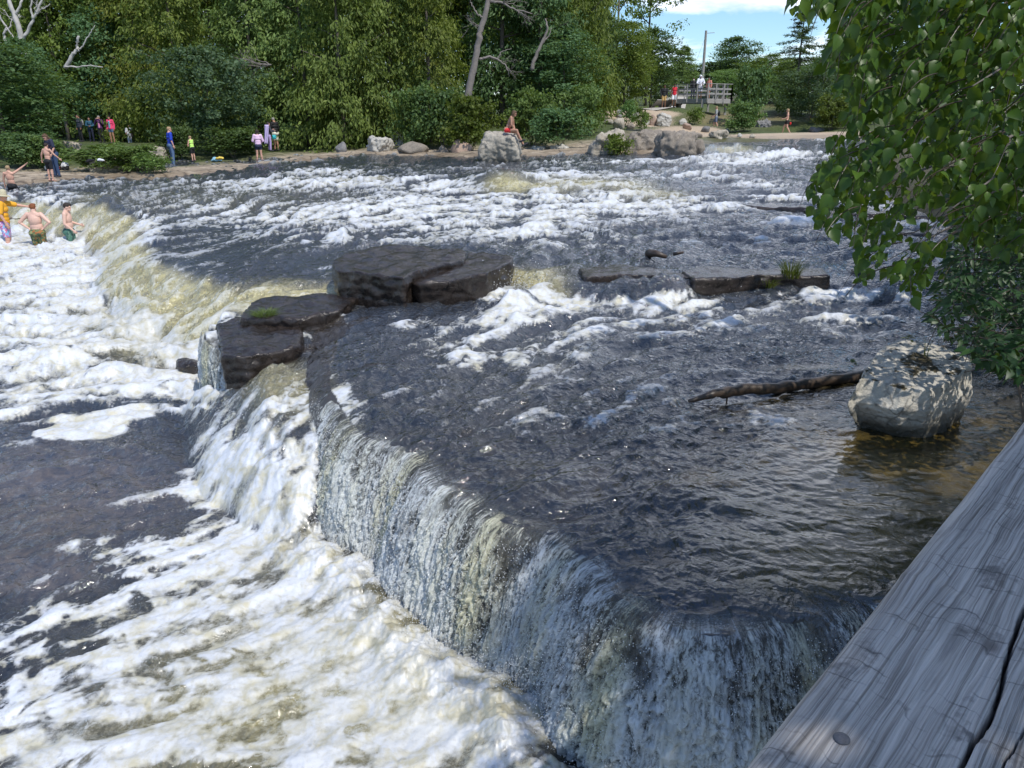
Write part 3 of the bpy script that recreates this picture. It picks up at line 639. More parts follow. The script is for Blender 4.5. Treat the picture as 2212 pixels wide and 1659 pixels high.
_yy = np.linspace(24, 112, 900)
def Wg(px, py):
    """where a sight line first meets the bank"""
    a = (px-CX)/F; b = (CY-py)/F; dy = b*sin(PITCH)+cos(PITCH); t = _yy/dy
    X = a*t; Z = EYE+(b*cos(PITCH)-sin(PITCH))*t; G, dd = ground_z(X, _yy, False)
    k = np.where((Z <= G+.02) & (dd > -.3))[0]
    if len(k): return Vector((X[k[0]], _yy[k[0]], G[k[0]]))
    return None
def hero_boulder():
    zt = 1.50
    top = [W(1852, 822, 1.42), W(1880, 775, 1.46), W(1925, 735, 1.50), W(1960, 728, 1.52), W(2040, 745, 1.52), W(2098, 762, 1.50), W(2103, 790, 1.47), W(2060, 822, 1.42), W(2010, 845, 1.38), W(1950, 842, 1.38), W(1900, 825, 1.40), W(1868, 818, 1.41)]
    c = sum(top, Vector((0, 0, 0)))/len(top)
    V = []; n = len(top)
    for (z, k, sh) in ((.80, .70, (0.05, .02)), (.95, .90, (.03, .0)), (1.22, 1.10, (-.02, -.01)), (None, .98, (0, 0))):
        for p in top:
            q = c+(p-c)*k; zz = p.z if z is None else z
            V.append((q.x-c.x+sh[0], q.y-c.y+sh[1], zz))
    bm = bmesh.new(); vs = [bm.verts.new(v) for v in V]
    for L in range(3):
        for i in range(n): bm.faces.new((vs[L*n+i], vs[L*n+(i+1) % n], vs[(L+1)*n+(i+1) % n], vs[(L+1)*n+i]))
    bm.faces.new(vs[3*n:]); bm.faces.new(list(reversed(vs[:n])))
    bmesh.ops.recalc_face_normals(bm, faces=bm.faces); bmesh.ops.triangulate(bm, faces=bm.faces)
    bm.verts.index_update(); Fs = [tuple(v.index for v in f.verts) for f in bm.faces]; V = [v.co[:] for v in bm.verts]; bm.free()
    def disp(co, no):
        d = .04*fbm3(co, 2.2, 5, .6)+.016*fbm3(co+7, 10, 5, .65)-.03*np.abs(fbm3(co+2, 4, 4, .6))
        pit = fbm3(co+3, 9, 2); d -= .02*ss(.25, .5, pit)*(1-np.abs(no[:, 2])*.5)
        return co+no*d[:, None]
    me = remesh([(V, Fs)], .014, 1, 'boulder', M['hero'], disp)
    o = obj('boulder', me); o.location = (c.x, c.y, 0)
    return tag(o, 'big pale grey boulder with moss patches on top, standing in calm brown water', 'boulder'), c
hero, HC = hero_boulder()
def tuft(name, c, n, h, r, mat, label, cat='grass tuft', lean=.5, w=.004, seed=1, kind=None):
    rg = random.Random(seed); V = []; Fs = []
    for k in range(n):
        a = rg.uniform(0, 2*pi); rr = r*math.sqrt(rg.random())*.7; x, y = rr*cos(a), rr*sin(a)
        b = rg.uniform(0, 2*pi); hh = h*rg.uniform(.5, 1.1); ln = lean*rg.uniform(.3, 1.2)*hh+rr*.3
        ww = w*rg.uniform(.6, 1.4); px, py = -sin(b)*ww, cos(b)*ww; i0 = len(V)
        for t in (0, .35, .7, 1):
            X = x+cos(a)*ln*t*t*.8+cos(b)*ln*t*t*.4; Y = y+sin(a)*ln*t*t*.8+sin(b)*ln*t*t*.4; Z = hh*(t-.35*t*t*ln/hh)
            k2 = 1-t*.9; V += [(X-px*k2, Y-py*k2, Z), (X+px*k2, Y+py*k2, Z)]
        for j in range(3): Fs.append((i0+2*j, i0+2*j+1, i0+2*j+3, i0+2*j+2))
    me = mesh_np(name, V, Fs, mat); o = obj(name, me); o.location = c
    return tag(o, label, cat, None, kind)
q = W(2000, 762, 1.51); tuft('grass_tuft', (q.x, q.y, 1.48), 9, .17, .02, M['grassy'], 'sparse grass blades growing from the moss on the pale boulder', w=.003, lean=.15, seed=2)
q = W(571, 680, 1.07); tuft('grass_tuft', (q.x, q.y, 1.04), 700, .13, .17, M['grassy'], 'round green grass clump growing on the wet dark ledge in mid-river', seed=3, lean=1.0, w=.004)
q = W(1708, 592, 1.30); tuft('grass_tuft', (q.x, q.y, 1.25), 160, .30, .17, M['grassy'], 'taller grass tuft on the right end of the long low ledge', seed=4, lean=.5, w=.006)
q = W(1658, 604, 1.22); tuft('grass_tuft', (q.x, q.y, 1.12), 200, .20, .17, M['grassy'], 'short grass tuft hanging on the front of the long low ledge', seed=5, lean=.9, w=.006)
# small seedling on the boulder
def leaf_shape(L, w, fold=.25, droop=.2):
    V = [(0, 0, 0)]; 
    prof = [(.12, .55), (.35, 1.0), (.6, .78), (.82, .38)]
    for t, k in prof:
        z = -droop*L*t*t
        V += [(-w/2*k, L*t, z+fold*w*k*.5), (0, L*t, z), (w/2*k, L*t, z+fold*w*k*.5)]
    V.append((0, L, -droop*L))
    Fs = [(0, 2, 1), (0, 3, 2)]
    for j in range(3):
        a = 1+3*j; b = a+3
        Fs += [(a, a+1, b+1), (a, b+1, b), (a+1, a+2, b+2), (a+1, b+2, b+1)]
    a = 10; Fs += [(a, a+1, 13), (a+1, a+2, 13)]
    return np.array(V), np.array(Fs)
def leafmesh(name, pos, dirs, nrm, size, L, w, mat, fold=.25, droop=.2):
    """many single leaves: pos (n,3), pointing along dirs, facing nrm"""
    LV, LF = leaf_shape(L, w, fold, droop); n = len(pos)
    y = dirs/np.linalg.norm(dirs, axis=1)[:, None]; x = np.cross(y, nrm); x /= np.linalg.norm(x, axis=1)[:, None]+1e-9; z = np.cross(x, y)
    V = (pos[:, None, :]+size[:, None, None]*(LV[None, :, 0:1]*x[:, None]+LV[None, :, 1:2]*y[:, None]+LV[None, :, 2:3]*z[:, None])).reshape(-1, 3)
    Fs = (LF[None]+(np.arange(n)*len(LV))[:, None, None]).reshape(-1, 3)
    return mesh_np(name, V, Fs, mat, True)
for px, py, z, nl, lb in [(1965, 738, 1.53, 14, 'tiny light green seedling on the back of the pale boulder'), (1842, 790, 1.0, 12, 'small weed at the waterline left of the pale boulder')]:
    q = W(px, py, z); rg = np.random.default_rng(px)
    a = rg.uniform(0, 2*pi, nl); pos = np.tile([0, 0, .03], (nl, 1))+rg.normal(size=(nl, 3))*.012; dirs = np.stack([np.cos(a), np.sin(a), rg.uniform(0, .6, nl)], 1)
    o = obj('seedling', leafmesh('seedling', pos, dirs, np.tile([0, 0, 1.], (nl, 1)), rg.uniform(.7, 1.2, nl), .055, .03, M['grassy'])); o.location = q; tag(o, lb, 'seedling')
# drift branch lying against the boulder
pts = [W(1488, 867, 1.03), W(1545, 850, 1.07), W(1600, 842, 1.05), W(1680, 838, 1.03), W(1760, 826, 1.02), W(1835, 815, 1.0), W(1900, 800, .95)]
mb = MB(); P2 = []
for i in range(len(pts)-1):
    for k in range(6): t = k/6; P2.append(pts[i].lerp(pts[i+1], t)+Vector((random.gauss(0, .004), 0, random.gauss(0, .005))))
nP = len(P2); mb.tube(P2, [.016+.036*min(1, i/(nP*.25))*(1+.12*sin(i*1.7)) for i in range(nP)], 12)
o = mb.build('drift_branch', M['drift'], None, True); tag(o, 'long wet drift branch sticking out into the current from the pale boulder', 'branch')
mb = MB(); mb.tube([P2[9], P2[9]+Vector((-.01, -.03, -.14))], [.012, .005], 7); mb.build('twig', M['drift'], o, True)
mb = MB(); q = W(1400, 548, 1.31); mb.tube([q, q.lerp(W(1432, 552, 1.33), .5)+Vector((0, 0, .02)), W(1440, 555, 1.30)], [.07, .055, .03], 9)
tag(mb.build('driftwood_log', M['drift'], None, True), 'short dark log stranded on the upper shelf', 'log')
mb = MB(); q = W(1455, 549, 1.32); mb.tube([q, W(1476, 545, 1.34)], [.03, .02], 7)
tag(mb.build('driftwood_stick', M['drift'], None, True), 'small dark stick right of the stranded log', 'stick')
# boulder with the sitter
def bw(px, base, wpx, hpx, z): 
    """centre and size of a boulder whose foot shows at (px,base)"""
    p = (Wg(px, base) if z >= 1.99 or base < 322 else None) or W(px, base, z); z = p.z; dep = p.y*cos(PITCH)-(z-EYE)*sin(PITCH); return p, wpx/F*dep, hpx/F*dep
p, wd, ht = bw(1078, 350, 104, 68, 1.5)
boulder('boulder', (p.x, p.y+wd*.42, 1.5+ht*.34), (wd*1.0, wd*.9, ht*1.18), 203, M['sitrock'], amp=.10, scale=2.2, corners=16, box=.45, label='tall weathered boulder in the river with a youth seated on its top', voxel=.04, facet=.08, strata=0)
# bank boulders, one by one: px, foot py, width px, height px, z, material, label
for i, (px, by, wp, hp, z, mt, bx, lb) in enumerate([
 (736, 333, 30, 25, 1.32, 'grey', .8, 'small round dark grey boulder alone on the shelving left bank'),
 (822, 333, 60, 33, 1.42, 'pale', .5, 'craggy whitish rock at the water edge, left of the long grey boulder'),
 (869, 312, 54, 28, 1.75, 'pale', .45, 'craggy whitish rock perched behind and above the long grey boulder'),
 (894, 334, 80, 25, 1.45, 'brownrock', .9, 'long smooth grey-brown boulder at the water edge'),
 (959, 334, 30, 20, 1.45, 'brownrock', .9, 'low brown boulder left of the pink one'),
 (997, 335, 52, 33, 1.45, 'pink', .95, 'rounded pinkish granite boulder left of the sitter'),
 (1394, 331, 90, 42, 1.6, 'brownrock', .4, 'broad cracked outcrop with a green bush at its foot, right of the sitter'),
 (1310, 331, 92, 44, 1.6, 'dry', .4, 'large grey outcrop bulging at the left end of the right bank rocks'),
 (1468, 337, 105, 45, 1.6, 'brownrock', .4, 'big brown rock at the head of the far rapid'),
 (1510, 330, 32, 28, 1.65, 'brownrock', .8, 'dark wet rock wedged between the brown rock and the rapid'),
 (1556, 300, 47, 18, 2.0, 'dry', .6, 'pale humped rock at the shoreline below the backpacked boy'),
 (1316, 268, 27, 13, 2.3, 'dry', .9, 'low round pale boulder at the left of the cluster below the path'),
 (1337, 278, 32, 24, 2.25, 'dry', .85, 'light sloping boulder in front of the cluster below the path'),
 (1363, 277, 20, 12, 2.3, 'brownrock', .9, 'small grey-brown boulder beside the tall weeds'),
 (1340, 256, 22, 20, 2.7, 'grey', .9, 'dark grey boulder highest in the cluster below the path'),
 (1371, 258, 22, 16, 2.6, 'pale', .6, 'whitish block behind the weeds below the path'),
 (1394, 270, 20, 17, 2.5, 'pale', .9, 'round pale boulder at the centre of the cluster'),
 (1411, 270, 18, 22, 2.5, 'pink', .85, 'upright reddish boulder beside the round pale one'),
 (1434, 272, 34, 25, 2.5, 'pale', .55, 'big cream angular boulder at the right end of the cluster'),
 (1477, 269, 21, 13, 2.55, 'pale', .9, 'rounded whitish boulder alone on the sand'),
 (1484, 280, 25, 14, 2.35, 'pink', .9, 'low sandy-pink boulder on the sand'),
 (1527, 285, 25, 13, 2.2, 'grey', .95, 'smooth dark blue-grey boulder near the shoreline'),
 (1505, 298, 34, 12, 2.0, 'brownrock', .8, 'low brown boulder at the shoreline left of the pale humped rock'),
 (1572, 284, 14, 7, 2.15, 'pale', .9, 'small flat pale stone by the round bush'),
 (1598, 297, 15, 9, 2.03, 'pale', .9, 'small rounded cream stone at the shoreline below the round bush'),
 (1625, 298, 18, 9, 2.0, 'dry', .7, 'low tan stone at the shoreline left of the walking woman'),
 (1650, 274, 34, 14, 2.3, 'grey', .6, 'dark slab in the shade left of the walking woman'),
 (1767, 284, 36, 9, 2.1, 'grey', .6, 'dark flat rock below the trees near the leaves'),
 (232, 377, 96, 30, .98, 'dry', .45, 'long flat cracked boulder on the left bank with things lying on top'),
 (152, 340, 40, 32, 1.2, 'dry', .5, 'pale sloping rock left of the flowering shrub'),
 (335, 345, 60, 26, 1.15, 'dry', .5, 'pale rock ledge left of the man in blue'),
 (1160, 330, 34, 14, 1.5, 'pale', .6, 'low whitish stone right of the sitter'),
 (1210, 330, 44, 14, 1.5, 'pale', .6, 'broken whitish stones line at the foot of the right shrubs'),
 (640, 300, 70, 24, 1.75, 'dry', .4, 'stepped ledge block right of the grey-haired man'),
]):
    if not wp: continue
    p, wd, ht = bw(px, by, wp, hp, z); z = p.z
    boulder('boulder', (p.x, p.y+wd*.3, z+ht*.36), (wd*1.05, wd*.85, ht*1.5), 300+i*7, M[mt], rz=.2*sin(i*2.1), amp=.19 if bx < .7 else .05, scale=2.6 if bx < .7 else 1.6, corners=14, box=bx if bx < .7 else 1, label=lb, facet=.10 if bx < .7 else .0, voxel=max(.035, wd*.035), strata=.03 if bx <= .5 else 0)
q = D(196, 347, 30.8); boulder('bag', q, (.55, .25, .15), 9, BLACK, label='dark bag and clothes lying on the long flat boulder', cat='bag', voxel=.025, corners=6)
q = D(218, 345, 30.8); boulder('towel', q, (.35, .16, .12), 10, WHITE, label='rolled white towel on the long flat boulder', cat='towel', voxel=.025, corners=6)
# ---------------------------------------------------------------- the river
Z1 = .95
LIP = [(2300, 1290), (2100, 1270), (1960, 1285), (1889, 1295), (1800, 1312), (1720, 1322), (1640, 1345), (1560, 1352), (1490, 1348), (1430, 1330), (1380, 1300), (1320, 1262), (1295, 1215), (1225, 1165), (1175, 1138), (1110, 1122), (1050, 1100), (1010, 1060), (960, 1038), (925, 1015), (900, 968), (840, 948), (780, 930), (745, 880), (718, 835)]
lipw = [W(x, y, Z1) for x, y in LIP]
S1 = [(p.x, p.y) for p in lipw]+[tuple(W(x, y, Z1)[:2]) for x, y in [(715, 790), (735, 740), (750, 700), (730, 660), (735, 600)]]+[(-2.0, 13.5), (30, 13.5), (30, 3.0), (6, 2.6)]
S1b = [tuple(W(x, y, .55)[:2]) for x, y in [(745, 985), (670, 990), (600, 975), (540, 930), (495, 870), (478, 805), (600, 760), (680, 725), (760, 715), (900, 780), (900, 960)]]
# thin side shelf carrying the left ledge
S1c = [tuple(W(x, y, .86)[:2]) for x, y in [(445, 735), (455, 700), (520, 655), (600, 640), (760, 640), (800, 700), (700, 735), (600, 745), (480, 760)]]
C2 = [(200, 430, .88), (335, 495, .87), (370, 540, .87), (450, 585, .87), (560, 605, .95), (650, 600, 1.08), (0, 405, .92), (240, 390, .95), (330, 372, 1.0), (450, 358, 1.05), (400, 480, 1.0), (600, 540, 1.17), (700, 500, 1.2), (900, 500, 1.2), (1100, 540, 1.2), (1400, 560, 1.22), (1800, 570, 1.22), (2200, 560, 1.25), (1090, 432, 1.2), (900, 415, 1.25), (700, 420, 1.17), (500, 400, 1.08), (1060, 380, 1.52), (1000, 378, 1.5), (1300, 385, 1.52), (1250, 425, 1.22), (700, 362, 1.32), (900, 366, 1.48), (620, 345, 1.3), (800, 335, 1.45), (1030, 345, 1.5), (1300, 345, 1.55), (1500, 335, 1.62), (1600, 312, 1.95), (1750, 300, 2.0), (1750, 345, 1.65), (1620, 350, 1.62), (1750, 400, 1.5), (1600, 400, 1.45), (1750, 460, 1.3), (1500, 460, 1.3), (1300, 440, 1.22), (2100, 400, 1.5), (2100, 300, 2.0), (2200, 470, 1.3)]
C2w = [tuple(W(x, y, z)) for x, y, z in C2]
S2lip = [(-200, 420, .9), (0, 425, .9), (100, 428, .9), (160, 440, .88), (200, 428, .88), (225, 445, .88), (300, 465, .87), (340, 492, .87), (352, 512, .87), (345, 530, .87), (362, 548, .87), (410, 575, .87), (480, 595, .9), (560, 615, .95), (650, 620, 1.0), (715, 600, 1.1), (722, 570, 1.2), (900, 565, 1.2), (1105, 565, 1.2), (1150, 575, 1.2), (1200, 592, 1.2), (1260, 600, 1.2), (1330, 615, 1.2), (1420, 612, 1.2), (1500, 605, 1.2), (1780, 600, 1.2), (1950, 605, 1.2), (2400, 600, 1.2)]
S2 = [tuple(W(x, y, z)[:2]) for x, y, z in S2lip]+[(40, 20), (40, 75), (-60, 75), (-40, 25)]
def px_blobs(U, V, B):
    k = np.ones(U.shape)
    for cx, cy, rx, ry, v in B:
        k = k*(1-min(v, .995)*np.exp(-(((U-cx)/rx)**2+((V-cy)/ry)**2)**1.5))
    return 1-k
FOAM = [(60, 470, 130, 60, .9), (300, 490, 60, 30, .9), (100, 600, 240, 80, .97), (60, 520, 120, 40, .9), (230, 560, 80, 60, .9), (350, 690, 140, 50, .95), (480, 665, 60, 30, .95), (100, 720, 260, 90, .95), (350, 760, 120, 50, .85), (200, 820, 260, 45, .93), (40, 850, 120, 30, .8), (400, 820, 80, 45, .7),
 (195, 912, 100, 26, 1.0), (290, 885, 80, 14, .8), (400, 895, 60, 14, .4), (40, 900, 90, 18, .6), (20, 960, 60, 10, .45), (470, 960, 70, 40, .55), (520, 1010, 60, 40, .9), (450, 1060, 80, 50, .7), (340, 1100, 90, 30, .45), (540, 1090, 90, 60, .95), (640, 1210, 120, 80, .97), (480, 1190, 140, 80, .88), (330, 1210, 120, 50, .7), (200, 1180, 80, 25, .45),
 (850, 1420, 260, 170, .98), (600, 1350, 220, 120, .93), (380, 1330, 180, 90, .84), (180, 1340, 170, 40, .70), (1060, 1580, 230, 130, .98), (760, 1600, 330, 120, .9), (400, 1500, 280, 140, .85), (120, 1450, 170, 90, .76), (200, 1620, 260, 80, .88), (1180, 1560, 80, 90, .98), (60, 1600, 120, 80, .8), (100, 1250, 110, 30, .2),
 (720, 880, 60, 60, .85), (650, 900, 80, 40, .8), (700, 820, 35, 40, .5), (640, 850, 50, 40, .3), (560, 900, 50, 40, .4), (530, 1000, 90, 50, .9), (600, 1060, 90, 50, .9), (700, 700, 60, 25, .5), (640, 740, 70, 25, .35), (450, 860, 50, 50, .6),
 (1050, 690, 70, 22, .8), (1150, 675, 80, 22, .75), (1080, 640, 60, 25, .85), (1230, 655, 90, 20, .9), (1400, 648, 80, 16, .9), (1480, 662, 60, 22, .65), (1000, 745, 110, 40, .42), (1130, 750, 150, 50, .42), (1300, 700, 160, 30, .45), (1500, 700, 150, 40, .30), (1060, 790, 90, 14, .6), (1790, 632, 90, 16, .8), (1930, 640, 120, 22, .5), (1700, 680, 250, 60, .25), (1300, 830, 320, 90, .16), (900, 700, 60, 20, .45), (900, 850, 200, 60, .10), (1650, 900, 80, 30, .2), (1300, 920, 300, 30, .2),
 (620, 455, 260, 22, .55), (560, 400, 200, 18, .7), (760, 400, 130, 16, .85), (700, 372, 110, 10, .75), (960, 405, 100, 16, .8), (1000, 440, 260, 24, .85), (800, 470, 260, 22, .7), (1050, 500, 260, 18, .7), (1250, 400, 130, 30, .95), (1330, 425, 130, 26, .9), (1500, 380, 120, 14, .5), (1450, 450, 200, 20, .65), (1200, 470, 220, 16, .8), (1600, 345, 110, 14, .9), (1720, 335, 90, 10, .9), (1500, 350, 100, 6, .7), (1300, 350, 160, 5, .6), (1400, 520, 260, 12, .5), (1700, 425, 90, 10, .7), (1720, 480, 100, 10, .55), (1650, 400, 90, 10, .5), (1950, 480, 140, 14, .5), (1950, 440, 140, 14, .45), (500, 480, 180, 16, .5), (420, 440, 120, 16, .42), (640, 510, 200, 14, .42), (800, 520, 200, 10, .5), (1230, 530, 200, 8, .4), (1650, 520, 140, 6, .6),
 (240, 425, 60, 10, .5), (80, 425, 90, 10, .6), (700, 585, 20, 16, .35), (1560, 300, 60, 5, .4), (1800, 300, 60, 6, .6), (430, 610, 300, 40, .08), (1850, 700, 160, 40, .12), (690, 630, 25, 12, .9)]
AER = [(330, 745, 110, 50, .75), (260, 700, 90, 30, .5), (200, 690, 70, 20, .5), (1290, 402, 110, 16, .9), (1105, 412, 60, 15, 1.0), (1400, 425, 80, 14, .7), (1200, 415, 60, 12, .7), (1580, 322, 50, 8, .9), (780, 395, 60, 8, .6), (600, 640, 120, 30, .8), (1150, 600, 70, 25, .65), (1200, 640, 40, 12, .5), (720, 1390, 120, 40, .35), (950, 1560, 150, 60, .35), (560, 1210, 90, 40, .25), (200, 430, 50, 12, .3), (560, 1480, 60, 30, .3), (1280, 1480, 60, 150, .4), (760, 1480, 460, 200, .6), (400, 1600, 300, 90, .3), (620, 850, 90, 60, .45), (480, 430, 300, 40, .12), (420, 1560, 120, 60, .3)]
SHAL = [(1850, 1050, 300, 170, 1.0), (1750, 1200, 250, 90, .9), (2060, 960, 200, 120, 1.0), (2010, 850, 100, 60, .8), (1700, 880, 120, 30, .5), (1850, 830, 90, 14, .7), (1750, 795, 90, 8, .7), (60, 1150, 200, 80, .2), (1600, 1050, 140, 40, .5)]
GLIDE = [(520, 560, 190, 50, 1), (430, 530, 120, 50, .9), (700, 560, 60, 40, .6), (1065, 398, 60, 34, .9), (850, 1010, 300, 60, .5), (1400, 1200, 250, 120, .6)]
SLATE = [(130, 1060, 300, 130, 1.0), (60, 1230, 160, 60, 1.0)]
# current: where (px,py) drifts to (px2,py2)
FL = [((1800, 560), (1500, 545)), ((1300, 540), (1000, 520)), ((900, 470), (600, 470)), ((600, 500), (380, 560)), ((450, 420), (250, 440)), ((1100, 380), (1080, 440)), ((1500, 400), (1200, 430)), ((1700, 330), (1500, 360)), ((800, 370), (600, 385)), ((500, 600), (380, 700)), ((300, 450), (200, 500)),
      ((1300, 620), (1150, 720)), ((1800, 650), (1500, 690)), ((1600, 750), (1250, 800)), ((1900, 950), (1600, 1000)), ((1800, 1150), (1500, 1250)), ((1500, 950), (1100, 1020)), ((1050, 800), (820, 900)), ((1500, 1150), (1350, 1300)), ((1000, 900), (900, 1000)), ((1250, 1050), (1120, 1180)), ((1850, 1200), (1750, 1330)), ((1650, 1250), (1580, 1400)), ((900, 700), (760, 800)),
      ((900, 1450), (500, 1520)), ((500, 1200), (200, 1290)), ((1100, 1600), (700, 1659)), ((200, 1500), (-100, 1560)), ((100, 1100), (-100, 1200)), ((300, 950), (100, 1000)), ((300, 700), (50, 700)), ((100, 600), (-100, 590)), ((250, 830), (50, 820)), ((500, 1050), (330, 1150))]
def river():
    P1 = PITCH
    nr, nc = 900, 1240
    vv = np.concatenate([np.linspace(268, 1760, nr-60), np.linspace(1765, 2700, 60)]); uu = np.linspace(-420, 2780, nc)
    U, V = np.meshgrid(uu, vv)
    a = (U-CX)/F; b = (CY-V)/F
    dz = b*cos(P1)-sin(P1); dy = b*sin(P1)+cos(P1)
    # sight-line spacing only fixes vertex density; heights come from the river levels
    zr = .95+ss(520, 300, V)*.75
    t = (zr-EYE)/dz; X = a*t; Y = dy*t
    def ripple_edge(X, Y, s, k): return s*(fbm2(X*k, Y*k, 4))
    near = np.clip(1-(Y-10)/30, .2, 1)
    # lip irregularity
    ex = ripple_edge(X, Y, .10, 2.2); 
    d1 = poly_sd(X, Y, S1)+ex*.5
    d1b = poly_sd(X, Y, S1b)+ex
    d1c = poly_sd(X, Y, S1c)+ex*.6
    d2 = poly_sd(X, Y, S2)+ripple_edge(X, Y, .5, .6)*ss(12, 16, Y)
    Bz = idw(X, Y, C2w)
    pool = .02+.16*ss(5, 14, Y)
    # inside shelf, surface dips towards its lip
    def fall(d, w, top, bot, dip=.05, wd=.5):
        top2 = top-dip*np.exp(-np.maximum(d, 0)/wd)
        k = np.clip(-d/w, 0, 1); prof = 1-(k**1.5)
        return np.where(d > 0, top2, bot+(top2-bot)*prof), np.where((d < 0) & (d > -w), k, 0)
    z = pool; 
    zb, _ = fall(d1b, .5, .84, pool, .40, .42); z = np.where(d1b > -.5, np.maximum(z, zb), z)
    zc, kc = fall(d1c, .14, .88, pool, .02); z = np.where(d1c > -.14, np.maximum(z, zc), z)
    s1top = Z1+.012*np.clip(Y-5, 0, 8)
    w1 = .24+.15*ss(7.0, 9.0, Y)
    z1, k1 = fall(d1, w1, s1top, z, .055, .20); z = np.where(d1 > -w1, np.maximum(z, z1), z)
    w2 = .45+1.0*ss(13, 11, Y)*0+.9*ss(-1, -4, X)
    w2 = w2*(1+.15*fbm2(X*.8, Y*.8, 2))
    base2 = z
    k2r = np.clip(-d2/w2, 0, 1)
    z2, k2 = fall(d2, w2, Bz, base2, .0, 1.0); z = np.where(d2 > -w2, np.maximum(z, z2), z)
    z0 = z.copy()
    # --- current directions
    fl = []
    for p, q in FL:
        A = W(*p, .8 if p[1] < 1300 else 0.2); Bq = W(*q, .8 if q[1] < 1300 else .2)
        v = Vector((Bq.x-A.x, Bq.y-A.y)).normalized(); fl.append((A.x, A.y, v.x, v.y))
    vx = idw(X, Y, [(f[0], f[1], f[2]) for f in fl], 2.5); vy = idw(X, Y, [(f[0], f[1], f[3]) for f in fl], 2.5)
    L = np.hypot(vx, vy)+1e-6; vx /= L; vy /= L
    # --- line-integrated noise: streaks that follow the current
    wob = fbm2(X*.8, Y*.8, 3); 
    def lic(sc1, step, n, seed, o=3):
        s = 0; px_, py_ = X.copy(), Y.copy(); cx_, cy_ = vx.copy(), vy.copy()
        ph = fbm2(X*sc1*.35+seed, Y*sc1*.35, 2)*1.2
        for k in range(n):
            s = s+fbm2(px_*sc1+seed*3.1+ph, py_*sc1-seed+ph, o, .6)
            px_ = px_-cx_*step; py_ = py_-cy_*step
            tw = .12*np.sin(px_*2.1+py_*1.3+seed); cx_, cy_ = cx_*1-cy_*tw, cy_+cx_*tw
        s = s/n; return s/s.std()
    dist = np.hypot(X, Y)
    s_far = lic(1.5, .26, 10, 1.0); s_near = lic(5.0, .05, 8, 4.0); s_mid = lic(2.6, .10, 7, 9.0); s_fine = lic(13.0, .022, 6, 21.0, 2)
    wf = ss(7, 14, dist); wn = 1-ss(5, 9, dist)
    streak = s_far*wf+s_mid*.9*(1-wf*.4)+s_near*(.35+.65*wn)
    streak /= streak.std()
    cell = 1-np.abs(fbm2(X*3.2+wob, Y*3.2-wob, 4, .6))*3.2
    # --- foam amount
    Up, Vp = bearing(X, Y, z0); wfp = ss(11, 15, Y)*(d2 > 0)
    Fm = px_blobs(Up, Vp, FOAM); Fm = Fm*(1-.16*wfp); Am = px_blobs(Up, Vp, AER); Fm = Fm*(1-(.42+.3*(Y > 16))*Am*(Y > 8)); Sh = px_blobs(Up, Vp, SHAL); Sl = px_blobs(Up, Vp, SLATE); Gl = px_blobs(Up, Vp, GLIDE)
    Fm = np.maximum(Fm, (wfp*.14*ss(6, 2, X)+wfp*.07)*(1-.8*px_blobs(Up, Vp, [(500, 372, 200, 14, 1), (900, 348, 200, 12, 1)]))); Fm = np.maximum(Fm, .95*np.exp(-((d1+.62)/.36)**2)*(d1 < 0)*(Y < 7.2)*(Y > 2.6))
    # falls: aerated faces and white feet
    drop2 = np.clip(Bz-pool, 0, 1)*ss(2, -1, X)
    face = ss(.10, .35, k2)*(1-ss(.85, 1, k2))*ss(.25, .6, drop2)
    foot = np.exp(-((d2+w2*1.1)/.45)**2)*(d2 < 0)*ss(.1, .5, Bz-base2)
    Am = np.maximum(Am, face*.95)
    Fm = np.clip(np.maximum(Fm*(1-face*.75)+face*.22, foot*1.0), 0, 1)
    leftpool = (d2 < -w2*.8)*(d1 < 0)*(Y > 8)*ss(3, 0, X)
    # --- waves
    inS1 = ss(-.02, .3, d1)
    turb = np.clip(Fm*1.1+face*.3, 0, 1)
    calm = (1-.96*Sh)*(1-.6*Gl)
    amp_far = .10*ss(9, 16, Y)+.02
    chop = s_mid*.012+s_near*.009*(1-.8*wf)
    z = z+s_fine*.0042*(1-wf)*(1-.8*Sh)*(1-.85*ss(.2, .8, Fm))*ss(10, 7, dist)
    z = z+chop*calm*(1-.8*ss(.2, .8, Fm))*(1+.8*wf)
    z = z+turb*(Y > 7.5)*(d1 < .2)*(1-Gl)*(.030*s_far+.010*s_mid+.016*fbm2(X*1.8, Y*1.8, 3))
    z = z+inS1*turb*(.028*s_mid+.02*s_far)
    z = z+wf*.026*s_far*(1-face)*(1-.8*Gl)
    # standing waves / plumes below the falls
    def mound(cx, cy, zc, rx, ry, h, f=2.4):
        p = W(cx, cy, zc); g = (1 if cx > 760 or cy < 600 else ss(-.5, -1.0, d2/w2))*np.exp(-(((X-p.x)/rx)**2+((Y-p.y)/ry)**2))
        return g*h*(.75+.7*fbm2(X*f*.5+cx, Y*f*.8, 3, .45)+.06*s_mid)
